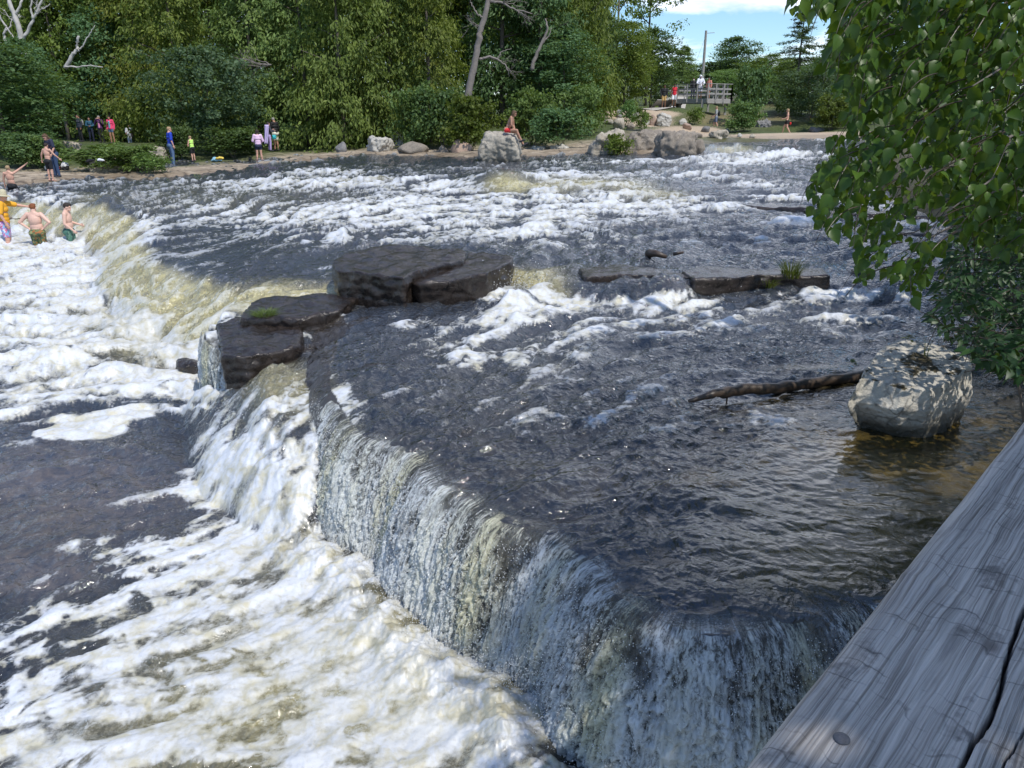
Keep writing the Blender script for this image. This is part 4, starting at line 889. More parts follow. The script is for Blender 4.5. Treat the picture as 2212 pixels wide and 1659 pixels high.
    for m_ in [(430, 690, .25, 1.2, .5, .34), (300, 720, .2, 1.0, .5, .22), (560, 668, .3, .9, .45, .42), (680, 652, .35, .5, .3, .35), (180, 650, .2, 1.2, .6, .2), (90, 760, .2, 1.4, .5, .22), (330, 790, .1, .9, .3, .2), (120, 560, .2, 1.5, .8, .12),
               (1100, 668, Z1, .4, .3, .12), (1160, 650, Z1, .35, .25, .10), (1060, 700, Z1, .4, .3, .08), (1250, 650, Z1, .5, .2, .12), (1420, 650, Z1, .4, .18, .12), (1200, 690, Z1, .5, .3, .07),
               (1100, 438, 1.2, 1.2, .8, .25), (1250, 425, 1.2, 1.6, .9, .32), (1350, 440, 1.2, 1.5, .9, .2), (1180, 400, 1.3, 1.0, 1.2, .15), (760, 405, 1.2, 1.6, 1.0, .25), (620, 400, 1.1, 1.2, .8, .2), (900, 410, 1.2, .9, .8, .15), (1600, 345, 1.6, 1.6, 1.0, .3), (1720, 340, 1.6, 1.4, 1.0, .25), (1500, 350, 1.6, .8, .8, .2), (1580, 365, 1.6, 1.6, 1.2, .2),
               (240, 500, .2, .6, .6, .25), (290, 490, .2, .5, .6, .2)]:
        z = z+mound(*m_)*np.where(Y > 9.2, 1, .9)
    # dark bulge of smooth water pouring off right of the sitter's boulder
    p = W(1075, 392, 1.45); z = z+.34*np.exp(-(((X-p.x)/1.0)**2+((Y-p.y)/1.5)**2))
    # near plunge pool: pillowy foam
    npool = (d1 < -.05)*(Y < 9)*ss(.3, .7, Fm)
    pil = fbm2(X*2.1+.4*wob, Y*2.1, 5, .5)
    z = z+npool*(.045*pil+.006*s_near)
    lipd = np.exp(-((d1+.60)/.26)**2)*(d1 < 0)*(Y < 8)
    z = z+lipd*(.10+.09*fbm2(X*5, Y*5, 4, .6))
    # slack bulge and seams on the near shelf
    z = z+inS1*(1-.7*Sh)*(Y < 10)*(.022*fbm2(X*1.8, Y*1.8, 3)+.012*fbm2((X*vx+Y*vy)*3.2+2*wob, (X*vy-Y*vx)*1.4, 3)*2)
    z = z+inS1*Sh*.0012*s_near*(Y < 8)
    # ---- foam pattern
    nz = .75*streak+.45*(cell-cell.mean())/cell.std()*(.5+.5*wn)
    nz /= nz.std()
    r = 0.5+0.5*np.tanh(nz*.85)
    fo = ss(1-Fm-.26, 1-Fm+.34, r*.9+.02)*ss(.01, .08, Fm)
    # thin laces of foam drawn out along the current
    def lace(a, w): return np.exp(-(a/w)**2)
    lc = np.maximum(lace(s_near+.5*s_mid-.2, .11), .8*lace(s_mid+.6*fbm2(X*2.4, Y*2.4, 4)*3-.3, .12))*wn+wf*lace(s_far+.4*s_mid-.2, .28)+(1-wn)*(1-wf)*lace(s_mid+.6*s_near-.1, .18)
    lc = np.clip(lc, 0, 1)
    fo = np.maximum(fo, lc*ss(.03, .35, Fm)*(.66+.14*wf)*(1-Sh))
    hol = fbm2(X*3.4+.3*s_mid, Y*3.4, 4, .55)
    fo = fo*(1-.75*ss(.18, .42, hol)*ss(1.0, .8, Fm*.9))
    fo = np.maximum(fo, ss(.9, 1, Fm)*.8*(1-.5*ss(.25, .5, hol)))
    fo = np.maximum(fo, ss(.35, .55, px_blobs(Up, Vp, [(190, 918, 105, 30, 1), (280, 888, 70, 16, 1), (120, 938, 60, 14, 1), (430, 880, 60, 6, .8)])+.22*s_mid*.5))
    solid = ss(.75, .97, Fm)
    land = 0
    # edge fade where the side fall is only rock
    me = mesh_np('water', np.stack([X, Y, z], -1).reshape(-1, 3), gridf(nr, nc)[:, ::-1])
    attr(me, 'foam', np.clip(fo, 0, 1)); attr(me, 'aer', np.clip(Am, 0, 1)); attr(me, 'shal', np.clip(Sh, 0, 1)); attr(me, 'streak', streak); attr(me, 'fine', s_near)
    cliff = ((k1 > .05) | (kc > .05)) & (Y < 9.5)
    attr(me, 'cliff', cliff.astype(float)*1.0); attr(me, 'dense', Fm); attr(me, 'slate', Sl)
    return me, (X, Y, z)
n = N('river_water')
p = n.geo(); foam = n.attr('foam'); aer = n.attr('aer'); shal = n.attr('shal'); st = n.attr('streak'); dens = n.attr('dense'); slate = n.attr('slate')
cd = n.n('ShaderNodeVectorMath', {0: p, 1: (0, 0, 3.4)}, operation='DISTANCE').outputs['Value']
fz = n.noise(p, 26, 6, .7); fz2 = n.noise(p, 7, 5, .65, .6); fz3 = n.noise(p, 110, 3, .6)
# bed seen through shallow water; elsewhere slate blue painted in for sky reflection
bed = n.mix(n.ramp(fz2, [(.35, 0), (.7, 1)]), (.035, .025, .006), (.115, .078, .016))
bed = n.mix(n.ramp(fz, [(.45, 0), (.75, .6)]), bed, (.02, .018, .006))
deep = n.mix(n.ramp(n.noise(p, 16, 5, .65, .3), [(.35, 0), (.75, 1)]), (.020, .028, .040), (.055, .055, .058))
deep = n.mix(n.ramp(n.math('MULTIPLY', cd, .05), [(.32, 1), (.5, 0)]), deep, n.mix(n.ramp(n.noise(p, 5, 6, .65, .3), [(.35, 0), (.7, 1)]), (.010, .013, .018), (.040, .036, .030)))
deep = n.mix(slate, deep, n.mix(n.ramp(fz2, [(.35, 0), (.7, 1)]), (.04, .045, .06), (.13, .11, .10)))
wat = n.mix(shal, deep, bed)
yel = n.mix(n.ramp(fz, [(.3, 0), (.7, 1)]), (.34, .285, .10), (.66, .60, .32))
wat = n.mix(n.math('MULTIPLY', aer, n.ramp(n.math('ADD', fz2, n.math('MULTIPLY', st, .05)), [(.3, .45), (.6, 1)])), wat, yel)
# foam: broken at its edges by fine bubbles
fm = n.math('ADD', foam, n.math('MULTIPLY', n.math('SUBTRACT', fz, .5), 1.1))
fm = n.math('ADD', fm, n.math('MULTIPLY', n.math('SUBTRACT', fz3, .5), .35))
fm = n.ramp(fm, [(.16, 0), (.5, .48), (1.0, 1)])
fc = n.mix(n.ramp(n.math('ADD', fz2, n.math('MULTIPLY', st, .04)), [(.36, 0), (.60, 1)]), (.52, .49, .36), (.64, .665, .70))
col = n.mix(n.math('MULTIPLY', fm, n.math('MULTIPLY_ADD', aer, -.35, 1.0)), wat, fc)
cliff = n.attr('cliff'); col = n.mix(cliff, col, n.mix(fz2, (.012, .01, .008), (.06, .05, .04)))
rough = n.math('MULTIPLY_ADD', fm, .5, .07, clamp=True)
rdg = lambda sc_, dd, ds: n.math('SUBTRACT', 1.0, n.math('ABSOLUTE', n.math('MULTIPLY_ADD', n.noise(p, sc_, dd, .5, ds), 4.0, -2.0)))
hb = n.math('ADD', n.math('MULTIPLY', rdg(5.5, 2, .7), 1.0), n.math('ADD', n.math('MULTIPLY', rdg(14, 2, .6), .45), n.math('MULTIPLY', fz, .55)))
bs = n.n('ShaderNodeBump', {'Height': hb, 'Distance': .05}); n.t.links.new(n.math('MULTIPLY', n.math('MULTIPLY', n.math('MULTIPLY_ADD', shal, -.85, 1.0), n.math('MULTIPLY_ADD', fm, -.93, 1.0)), n.math('MULTIPLY', n.ramp(n.math('MULTIPLY', cd, .05), [(.3, .55), (.6, 1)]), n.ramp(n.noise(p, .8, 3, .5), [(.3, .2), (.65, 1)]))), bs.inputs['Strength'])
M['water'] = n.out(n.bsdf(base=col, rough=rough, normal=bs.outputs[0], ior=1.5, spec=1.0))
wme, WG = river(); wme.materials.append(M['water'])
tag(obj('water', wme), 'fast shallow river broken by foam and small falls', None, None, 'structure')
# ---------------------------------------------------------------- the near fall: a curtain in front of the rock
def resample(pts, step):
    P = np.array([(p[0], p[1]) for p in pts]); Q = []
    # Catmull-Rom
    for i in range(len(P)-1):
        p0 = P[max(i-1, 0)]; p1 = P[i]; p2 = P[i+1]; p3 = P[min(i+2, len(P)-1)]
        for t in np.linspace(0, 1, 24, endpoint=False):
            Q.append(.5*((2*p1)+(-p0+p2)*t+(2*p0-5*p1+4*p2-p3)*t*t+(-p0+3*p1-3*p2+p3)*t**3))
    Q = np.array(Q); s = np.concatenate([[0], np.cumsum(np.hypot(*np.diff(Q, axis=0).T))])
    u = np.arange(0, s[-1], step); return np.stack([np.interp(u, s, Q[:, 0]), np.interp(u, s, Q[:, 1])], 1), u
def smooth1(a, k):
    ker = np.hanning(k*2+1); ker /= ker.sum(); pad = np.concatenate([np.repeat(a[:1], k, 0), a, np.repeat(a[-1:], k, 0)])
    return np.stack([np.convolve(pad[:, j], ker, 'valid') for j in range(a.shape[1])], 1)
def curtain(name, pts, ztop, zbot, run, nt, seed, step=.0045, inset=.16, thick=1.0):
    Q, u = resample(pts, step); Qs = smooth1(Q, max(3, int(.09/step))); ns = len(u)
    T = np.gradient(smooth1(Q, int((.60 if run > .3 else .22)/step)), axis=0); T /= np.hypot(*T.T)[:, None]
    Nn = np.stack([T[:, 1], -T[:, 0]], 1)
    c = np.array([-.74, -.67])
    if (Nn@c).mean() < 0: Nn = -Nn
    tau = np.concatenate([np.linspace(-1, 0, 26, endpoint=False), np.linspace(0, 1, nt)])
    S, Tt = np.meshgrid(u, tau); tp = np.clip(Tt, 0, 1); tn = np.clip(-Tt, 0, 1)
    jag = .022*fbm2(S*3+seed, S*0+2.2, 4)
    strand = 1-np.abs(fbm2(S*7+seed+.25*fbm2(S*3, tp*2, 2), tp*1.1+S*.4, 4, .6))*2.6
    big = fbm2(S*2.2+seed, tp*.8, 3)
    bead = fbm2(S*46+seed, tp*13+3*fbm2(S*9, tp*3, 2), 3, .65)
    lump = fbm2(S*20+seed*2, tp*5, 3, .6)
    out = run*(tp**.55)*(1+.14*big)+tp**.5*(.022*strand+.03*big)*thick+ss(0, .35, tp)*(.036*bead+.045*lump)*thick-inset*tn+jag*(1-tn)
    zz = ztop+.008-(ztop-zbot)*tp**1.15-.05*np.exp(-inset*tn/.20)*(1-tp)*(run > .15)+.004*tn*lump
    X = Qs[:, 0][None]+Nn[:, 0][None]*out; Y = Qs[:, 1][None]+Nn[:, 1][None]*out
    me = mesh_np(name, np.stack([X, Y, zz], -1).reshape(-1, 3), gridf(len(tau), ns))
    attr(me, 'tau', Tt); attr(me, 'strand', strand); attr(me, 'run_s', S+jag); attr(me, 'big', big); attr(me, 'bead', bead)
    return me, (X, Y, zz, tau, Nn)
n = N('falling_water')
ta = n.attr('tau'); sr = n.attr('strand'); su = n.attr('run_s'); bg = n.attr('big'); bd = n.attr('bead')
cv = n.n('ShaderNodeCombineXYZ', {0: n.math('MULTIPLY', su, 26.0), 1: n.math('MULTIPLY', ta, 10.0), 2: 0.0}).outputs[0]
cv2 = n.n('ShaderNodeCombineXYZ', {0: n.math('MULTIPLY', su, 75.0), 1: n.math('MULTIPLY', ta, 34.0), 2: 3.0}).outputs[0]
f1 = n.noise(cv, 1.0, 5, .7, .9); f2 = n.noise(cv2, 1.0, 5, .7, 1.2)
w0 = n.math('ADD', n.math('MULTIPLY', f1, .9), n.math('MULTIPLY', f2, 1.0))
w0 = n.math('ADD', w0, n.math('MULTIPLY', sr, .16)); w0 = n.math('ADD', w0, n.math('MULTIPLY', bd, .35))
w0 = n.math('ADD', w0, n.math('MULTIPLY', bg, .38))
w0 = n.math('ADD', w0, n.math('MULTIPLY', n.ramp(ta, [(0, .3), (.14, .62), (.5, .8), (1, 1)]), .26))
msk = n.ramp(n.math('MULTIPLY', w0, .5), [(.48, 0), (.575, .5), (.70, 1)])
tint = n.ramp(n.noise(n.n('ShaderNodeCombineXYZ', {0: su, 1: 0.0, 2: 0.0}).outputs[0], 2.3, 3), [(.46, (.66, .70, .72)), (.60, (.62, .61, .44))])
foot = n.ramp(ta, [(.8, 0), (1, 1)])
wc = n.mix(foot, tint, (.80, .80, .74))
cc = n.mix(msk, n.mix(f2, (.03, .03, .026), (.15, .15, .125)), wc)
sheen = n.bsdf(base=cc, rough=n.math('MULTIPLY_ADD', msk, .14, .05), ior=1.5, spec=1.0, normal=n.bump(n.math('ADD', f2, n.math('MULTIPLY', f1, .8)), .9, .02))
al = n.math('ADD', n.math('MULTIPLY', msk, .75), n.ramp(ta, [(0, .35), (.3, .30), (1, .6)]), clamp=True)
gp = n.noise(n.n('ShaderNodeCombineXYZ', {0: n.math('MULTIPLY', su, 3.2), 1: n.math('MULTIPLY', ta, 1.6), 2: 8.0}).outputs[0], 1.0, 4, .6)
al = n.math('MULTIPLY', al, n.ramp(n.math('MULTIPLY_ADD', ta, .12, gp), [(.38, .15), (.50, 1)]))
al = n.math('MULTIPLY', al, n.ramp(n.math('ADD', ta, 1.0), [(0, 0), (1, 1)]))
al = n.math('MULTIPLY', al, n.ramp(n.math('MULTIPLY_ADD', ta, .5, .5), [(.0, 0), (.5, 1)]))
M['fall'] = n.out(n.n('ShaderNodeMixShader', {0: al, 1: n.n('ShaderNodeBsdfTransparent').outputs[0], 2: sheen}).outputs[0])
cme, CG = curtain('waterfall', [(p.x, p.y) for p in lipw], Z1, .03, .40, 260, 3.0, inset=.20)
cme.materials.append(M['fall']); tag(obj('waterfall', cme), 'sheet of clear falling water pouring off the near rock shelf', None, None, 'structure')
side = [tuple(W(x, y, .88)[:2]) for x, y in [(520, 765), (490, 765), (455, 748), (437, 728), (442, 706)]]
cm2, CG2 = curtain('waterfall', side, .88, .08, .10, 150, 8.0, thick=.7, inset=.05)
cm2.materials.append(M['fall']); tag(obj('waterfall', cm2), 'thin glassy side fall dropping off the left ledge block', None, None, 'structure')
tier = [tuple(W(x, y, .52)[:2]) for x, y in [(735, 975), (670, 985), (605, 970), (545, 925), (500, 868), (484, 815)]]
cm3, CG3 = curtain('waterfall', tier, .53, .05, .22, 110, 13.0, inset=.08)
cm3.materials.append(M['fall']); tag(obj('waterfall', cm3), 'low broken white fall left of the main curtain', None, None, 'structure')
# spray: droplets thrown up at the feet and lips
def spray():
    rg = np.random.default_rng(77); P = []; Sz = []
    def sc_(G, n_, lo, hi, up, outw):
        X, Y, Z, tau, Nn = G; i = rg.integers(0, X.shape[0], n_*3); i = i[(tau[i] > lo) & (tau[i] < hi)][:n_]; j = rg.integers(0, X.shape[1], len(i))
        h = np.abs(rg.normal(size=len(i)))
        P.append(np.stack([X[i, j]+Nn[j, 0]*h*outw+rg.normal(size=len(i))*.02, Y[i, j]+Nn[j, 1]*h*outw+rg.normal(size=len(i))*.02, Z[i, j]+np.abs(rg.normal(size=len(i)))*up], 1)); Sz.append(rg.uniform(.0012, .004, len(i)))
    sc_(CG, 12000, .10, 1, .02, .03); sc_(CG, 6500, .75, 1, .07, .10); sc_(CG2, 300, .2, 1, .02, .02); sc_(CG3, 900, .2, 1, .03, .04)
    for cx, cy, z, rx, ry, hh, nn in [(650, 850, .55, .25, .3, .06, 200), (700, 880, .6, .3, .4, .12, 450), (1120, 630, 1.0, .35, .2, .25, 420), (1250, 640, 1.0, .4, .15, .12, 200), (1420, 640, 1.0, .5, .15, .12, 250), (540, 650, .5, .6, .3, .35, 700), (700, 630, .6, .25, .2, .35, 260), (400, 680, .35, .8, .4, .3, 500), (560, 860, .4, .2, .3, .06, 150)]:
        p = W(cx, cy, z); q = rg.normal(size=(nn, 3)); P.append(np.stack([p.x+q[:, 0]*rx, p.y+q[:, 1]*ry, z+np.abs(q[:, 2])*hh*.6], 1)); Sz.append(rg.uniform(.0015, .005, nn)*(1 if cy > 720 else 1.5))
    P = np.concatenate(P); Sz = np.concatenate(Sz)
    ico = np.array([(1,0,0),(-1,0,0),(0,1,0),(0,-1,0),(0,0,1.5),(0,0,-1.3)]); tr = np.array([(0,2,4),(2,1,4),(1,3,4),(3,0,4),(2,0,5),(1,2,5),(3,1,5),(0,3,5)])
    V = (P[:, None]+ico[None]*Sz[:, None, None]).reshape(-1, 3); Fs = (tr[None]+(np.arange(len(P))*6)[:, None, None]).reshape(-1, 3)
    n = N('droplets'); mt = n.out(n.bsdf(base=(.75, .77, .78), rough=.1, ior=1.33))
    return mesh_np('spray', V, Fs, mt)
tag(obj('spray', spray()), 'drops of spray thrown up along the falls', 'spray', None, 'stuff')
# ---------------------------------------------------------------- land
def terrain():
    ys = np.concatenate([np.geomspace(23, 75, 330), np.geomspace(76, 1600, 70)]); k = np.linspace(-1.15, 1.3, 900)
    Kk, Yy = np.meshgrid(k, ys); X = Kk*(Yy+3)
    z, d = ground_z(X, Yy)
    me = mesh_np('ground', np.stack([X, Yy, z], -1).reshape(-1, 3), gridf(len(ys), len(k)))
    U, V = bearing(X, Yy, z)
    sand = np.zeros(X.shape)
    rock = ss(7.5, 3.0, d+1.5*fbm2(X*.4, Yy*.4, 3))*ss(1560, 1450, U)
    sand = np.maximum(sand, px_blobs(U, V, [(1490, 284, 80, 13, .95), (1375, 246, 100, 10, 1), (1390, 262, 70, 13, .9), (1300, 245, 30, 8, .8), (1700, 294, 140, 7, .9), (1850, 290, 140, 7, .8)])*(d > 0))
    attr(me, 'rock', rock); attr(me, 'sand', sand*ss(40, 44, Yy*1.0+(U > 1290)*20)); attr(me, 'dry', px_blobs(U, V, [(1590, 258, 120, 16, .8), (1650, 225, 40, 8, .5)])); attr(me, 'wetl', ss(1.6, .0, d+.8*fbm2(X, Yy, 3)))
    n = N('bank_ground'); p = n.geo()
    q = n.vmul(p, (1, 1.5, 5)); f = n.noise(q, 1.6, 8, .65, .4); f2 = n.noise(p, 8, 6, .7)
    rk = n.mix(n.ramp(f, [(.35, 0), (.65, 1)]), (.24, .185, .125), (.46, .38, .28)); rk = n.mix(n.ramp(f2, [(.55, 0), (.72, .8)]), rk, (.10, .08, .06))
    vv = n.n('ShaderNodeTexVoronoi', {'Vector': n.mix(.2, n.vmul(p, (.9, 1.6, 1)), n.noise(p, 2, 3, col=True)), 'Scale': 1.1}, feature='DISTANCE_TO_EDGE').outputs[0]
    rk = n.mix(n.ramp(vv, [(0, .85), (.05, 0)]), rk, (.05, .04, .03))
    grn = n.mix(n.ramp(f2, [(.4, 0), (.7, 1)]), (.035, .055, .012), (.10, .13, .03))
    sd = n.mix(f2, (.36, .27, .18), (.50, .40, .29))
    dr = n.mix(f2, (.16, .12, .06), (.25, .20, .10))
    soil = n.mix(n.ramp(n.noise(p, .5, 4), [(.45, 0), (.6, 1)]), grn, (.05, .042, .022))
    c = n.mix(n.attr('dry'), n.mix(n.ramp(n.noise(p, .8, 3), [(.5, 0), (.62, .6)]), grn, soil), dr)
    c = n.mix(n.attr('rock'), c, rk)
    c = n.mix(n.ramp(n.math('ADD', n.attr('sand'), n.math('MULTIPLY', n.math('SUBTRACT', f2, .5), .8)), [(.35, 0), (.55, 1)]), c, sd)
    c = n.mix(n.attr('wetl'), c, n.mix(.5, (.10, .065, .035), c), 'MIX')
    me.materials.append(n.out(n.bsdf(base=c, rough=n.math('MULTIPLY_ADD', n.attr('wetl'), -.45, .9), normal=n.bump(n.math('ADD', f, n.math('MULTIPLY', f2, .5)), .8, .08))))
    return me
tag(obj('ground', terrain()), 'tan limestone ledges and grassy bank on the far side of the river', None, None, 'structure')
# wet bed beneath the water so that nothing is open below, and the near bank
def near_bank():
    xs = np.linspace(2.0, 16, 120); ys = np.linspace(-9, 26, 220); X, Y = np.meshgrid(xs, ys)
    edge = 5.2+.25*(Y-5)*(Y > 5)-.0*Y+.5*fbm2(X*.3, Y*.3, 3); edge = np.where(Y < 4, 2.6+.65*np.clip(Y-0, 0, 4), edge)
    k = ss(-.6, 1.4, X-edge); z = .55+k*(1.25)+.15*fbm2(X*.8, Y*.8, 4)+ss(8, 16, X)*.8
    me = mesh_np('riverbank', np.stack([X, Y, z], -1).reshape(-1, 3), gridf(220, 120))
    return me
M['soil'] = m_rock('bank_soil', (.05, .04, .02), (.08, .07, .03), (.03, .05, .012), 3, strata=0)
nb = near_bank(); nb.materials.append(M['soil']); tag(obj('riverbank', nb), 'dark earth bank under the near tree', None, None, 'structure')
# path beside the far deck
def ribbon(name, pts, wid, mat, lab):
    V = []; 
    P = [Vector((p[0], p[1], 0)) for p in pts]; Q = []
    for i in range(len(P)-1):
        for k in range(8): Q.append(P[i].lerp(P[i+1], k/8))
    Q.append(P[-1])
    for i, q in enumerate(Q):
        t = (Q[min(i+1, len(Q)-1)]-Q[max(i-1, 0)]).normalized(); s = Vector((-t.y, t.x, 0))
        for j in range(7):
            r = q+s*wid*(j/6-.5); z, _ = ground_z(np.array([r.x]), np.array([r.y])); V.append((r.x, r.y, float(z[0])+.07))
    return tag(obj(name, mesh_np(name, V, gridf(len(Q), 7), mat)), lab, None, None, 'structure')
ribbon('path', [(D(1270, 0, 58.5).x, 58.5), (D(1360, 0, 60.5).x, 60.5), (D(1440, 0, 64).x, 64.5), (D(1468, 0, 72).x, 73), (D(1480, 0, 88).x, 88), (D(1460, 0, 100).x, 104)], 2.6, m_plain('concrete', (.42, .39, .34), .9, .15, 3), 'pale concrete path climbing past the far deck')
# ---------------------------------------------------------------- far wooden deck
DZ = DECKZ
deck = empty('wooden_deck', (D(1545, 0, 64).x, 64, DZ), 0, 'grey weathered wooden viewing deck with railings above the sandy far bank', 'deck')
def rel(p): return Vector((p[0]-deck.location.x, p[1]-deck.location.y, p[2]-DZ))
cL = Vector((D(1477, 0, 66).x, 66.2, DZ)); cC = Vector((D(1545, 0, 64).x, 64, DZ)); cR = Vector((D(1600, 0, 65.4).x, 65.6, DZ)); cRL = cR+Vector((-.6, 5, 0)); cLL = cL+Vector((-.6, 4.2, 0))
mb = MB(); v = [rel(p) for p in (cL, cC, cR, cRL, cLL)]
mb.add([p for p in v]+[p+Vector((0, 0, -.06)) for p in v], [(0, 1, 2, 3, 4), (9, 8, 7, 6, 5)]+[(i, (i+1) % 5, 5+(i+1) % 5, 5+i) for i in range(5)]); mb.build('floor', M['timber'], deck)
for a, b in ((cL, cC), (cC, cR), (cR, cRL), (cLL, cRL)):
    a, b = rel(a), rel(b)
    for z, w_, h_, nm in ((1.09, .14, .045, 'top_rail'), (.72, .04, .12, 'rail'), (.36, .04, .12, 'rail'), (-.20, .05, .30, 'fascia_board')):
        mb = MB(); mb.bar(a+Vector((0, 0, z)), b+Vector((0, 0, z)), w_, h_); mb.build(nm, M['timber'], deck)
    L = (b-a).length; nn_ = max(2, round(L/.95))
    for i in range(nn_+1):
        if i == nn_ and b != rel(cR) and b != rel(cRL): continue
        p = a.lerp(b, i/nn_)+Vector((0, -.05, 0)); mb = MB(); mb.box(p+Vector((0, 0, .40)), (.10, .10, 1.34)); mb.build('post', M['timber'], deck)
for q in (cC+Vector((-.3, .3, 0)), cL+Vector((.4, .4, 0)), cR+Vector((-.3, .4, 0)), cLL, cRL):
    p = rel(q); h = DZ-gz(q.x, q.y)+.1; mb = MB(); mb.box(p+Vector((0, 0, -.06-h/2)), (.16, .16, h)); mb.build('support_post', M['timber'], deck)
a, b = rel(cL), rel(Vector((D(1462, 0, 67).x, 67.5, gz(D(1462, 0, 67).x, 67.5)+.12)))
mb = MB(); mb.bar(a+Vector((0, 0, -.1)), b, .1, .28); mb.bar(a+Vector((0, 2.0, -.04)), b+Vector((0, 2.0, 0)), 2.6, .06); mb.build('ramp', M['timber'], deck)
# picnic table and car beyond
q = D(1568, 206, 76); tb = empty('picnic_table', (q.x, 76, gz(q.x, 76)), .3, 'dark picnic table on the grass behind the far deck', 'picnic table')
mb = MB(); mb.box((0, 0, .75), (1.8, .75, .05)); mb.build('tabletop', M['bark'], tb)
for s in (-1, 1):
    mb = MB(); mb.box((0, .65*s, .45), (1.8, .27, .05)); mb.build('bench_seat', M['bark'], tb)
    mb = MB(); mb.bar((.6*s, -.7, .02), (.6*s, -.15, .72), .09, .05); mb.bar((.6*s, .7, .02), (.6*s, .15, .72), .09, .05); mb.bar((.6*s, -.75, .40), (.6*s, .75, .40), .09, .05); mb.build('leg', M['bark'], tb)
q = D(1628, 197, 98); car = empty('parked_car', (q.x, 98, gz(q.x, 98)), .25, 'silver car parked behind the bushes right of the far deck', 'car')
prof = [(-2.2, .35), (-2.25, .75), (-2.0, .95), (-1.5, 1.0), (-.9, 1.42), (.6, 1.45), (1.3, 1.0), (2.1, .85), (2.25, .6), (2.2, .3)]
mb = MB(); V = []
for sgn, ins in ((-1, 0), (1, 0)):
    for x, z in prof: V.append((x, sgn*(.85-(.12 if z > 1.1 else 0)), z))
m_ = len(prof); mb.add(V, [tuple(range(m_)), tuple(range(2*m_-1, m_-1, -1))]+[(i, (i+1) % m_, m_+(i+1) % m_, m_+i) for i in range(m_)])
n = N('silver_paint'); mt = n.out(n.bsdf(base=(.5, .53, .56), rough=.3, metal=.3)); mb.build('body', mt, car)
n = N('car_glass'); gl = n.out(n.bsdf(base=(.02, .025, .03), rough=.08))
for sgn in (-1, 1):
    mb = MB(); mb.add([(-1.35, sgn*.865, 1.02), (-.85, sgn*.75, 1.36), (.5, sgn*.75, 1.38), (1.1, sgn*.865, 1.02), (-1.35, sgn*.845, 1.02), (-.85, sgn*.73, 1.36), (.5, sgn*.73, 1.38), (1.1, sgn*.845, 1.02)], [(0, 1, 2, 3), (7, 6, 5, 4), (0, 4, 5, 1), (1, 5, 6, 2), (2, 6, 7, 3), (3, 7, 4, 0)]); mb.build('side_window', gl, car)
    for x in (-1.4, 1.4): mb = MB(); mb.tube([(x, sgn*.68, .33), (x, sgn*.88, .33)], .33, 20); mb.build('wheel', BLACK, car)
# utility pole
q = D(1517, 176, 88); pz = gz(q.x, 88); tp = D(1523, 66, 88)
pole = empty('utility_pole', (q.x, 88, pz), 0, 'tall grey wooden utility pole standing behind the far deck', 'utility pole')
mb = MB(); mb.tube([(0, 0, -.3), (0, 0, tp.z-pz)], [.17, .12], 12); mb.build('shaft', M['timber'], pole)
mb = MB(); mb.tube([(.1, 0, tp.z-pz-.25), (.9, 0, tp.z-pz-.2)], .03, 8); mb.build('arm', M['steel'], pole)
mb = MB(); mb.tube([(0, 0, tp.z-pz-.5), (-2.2, -2, 0)], .012, 5); mb.build('guy_wire', M['steel'], pole)
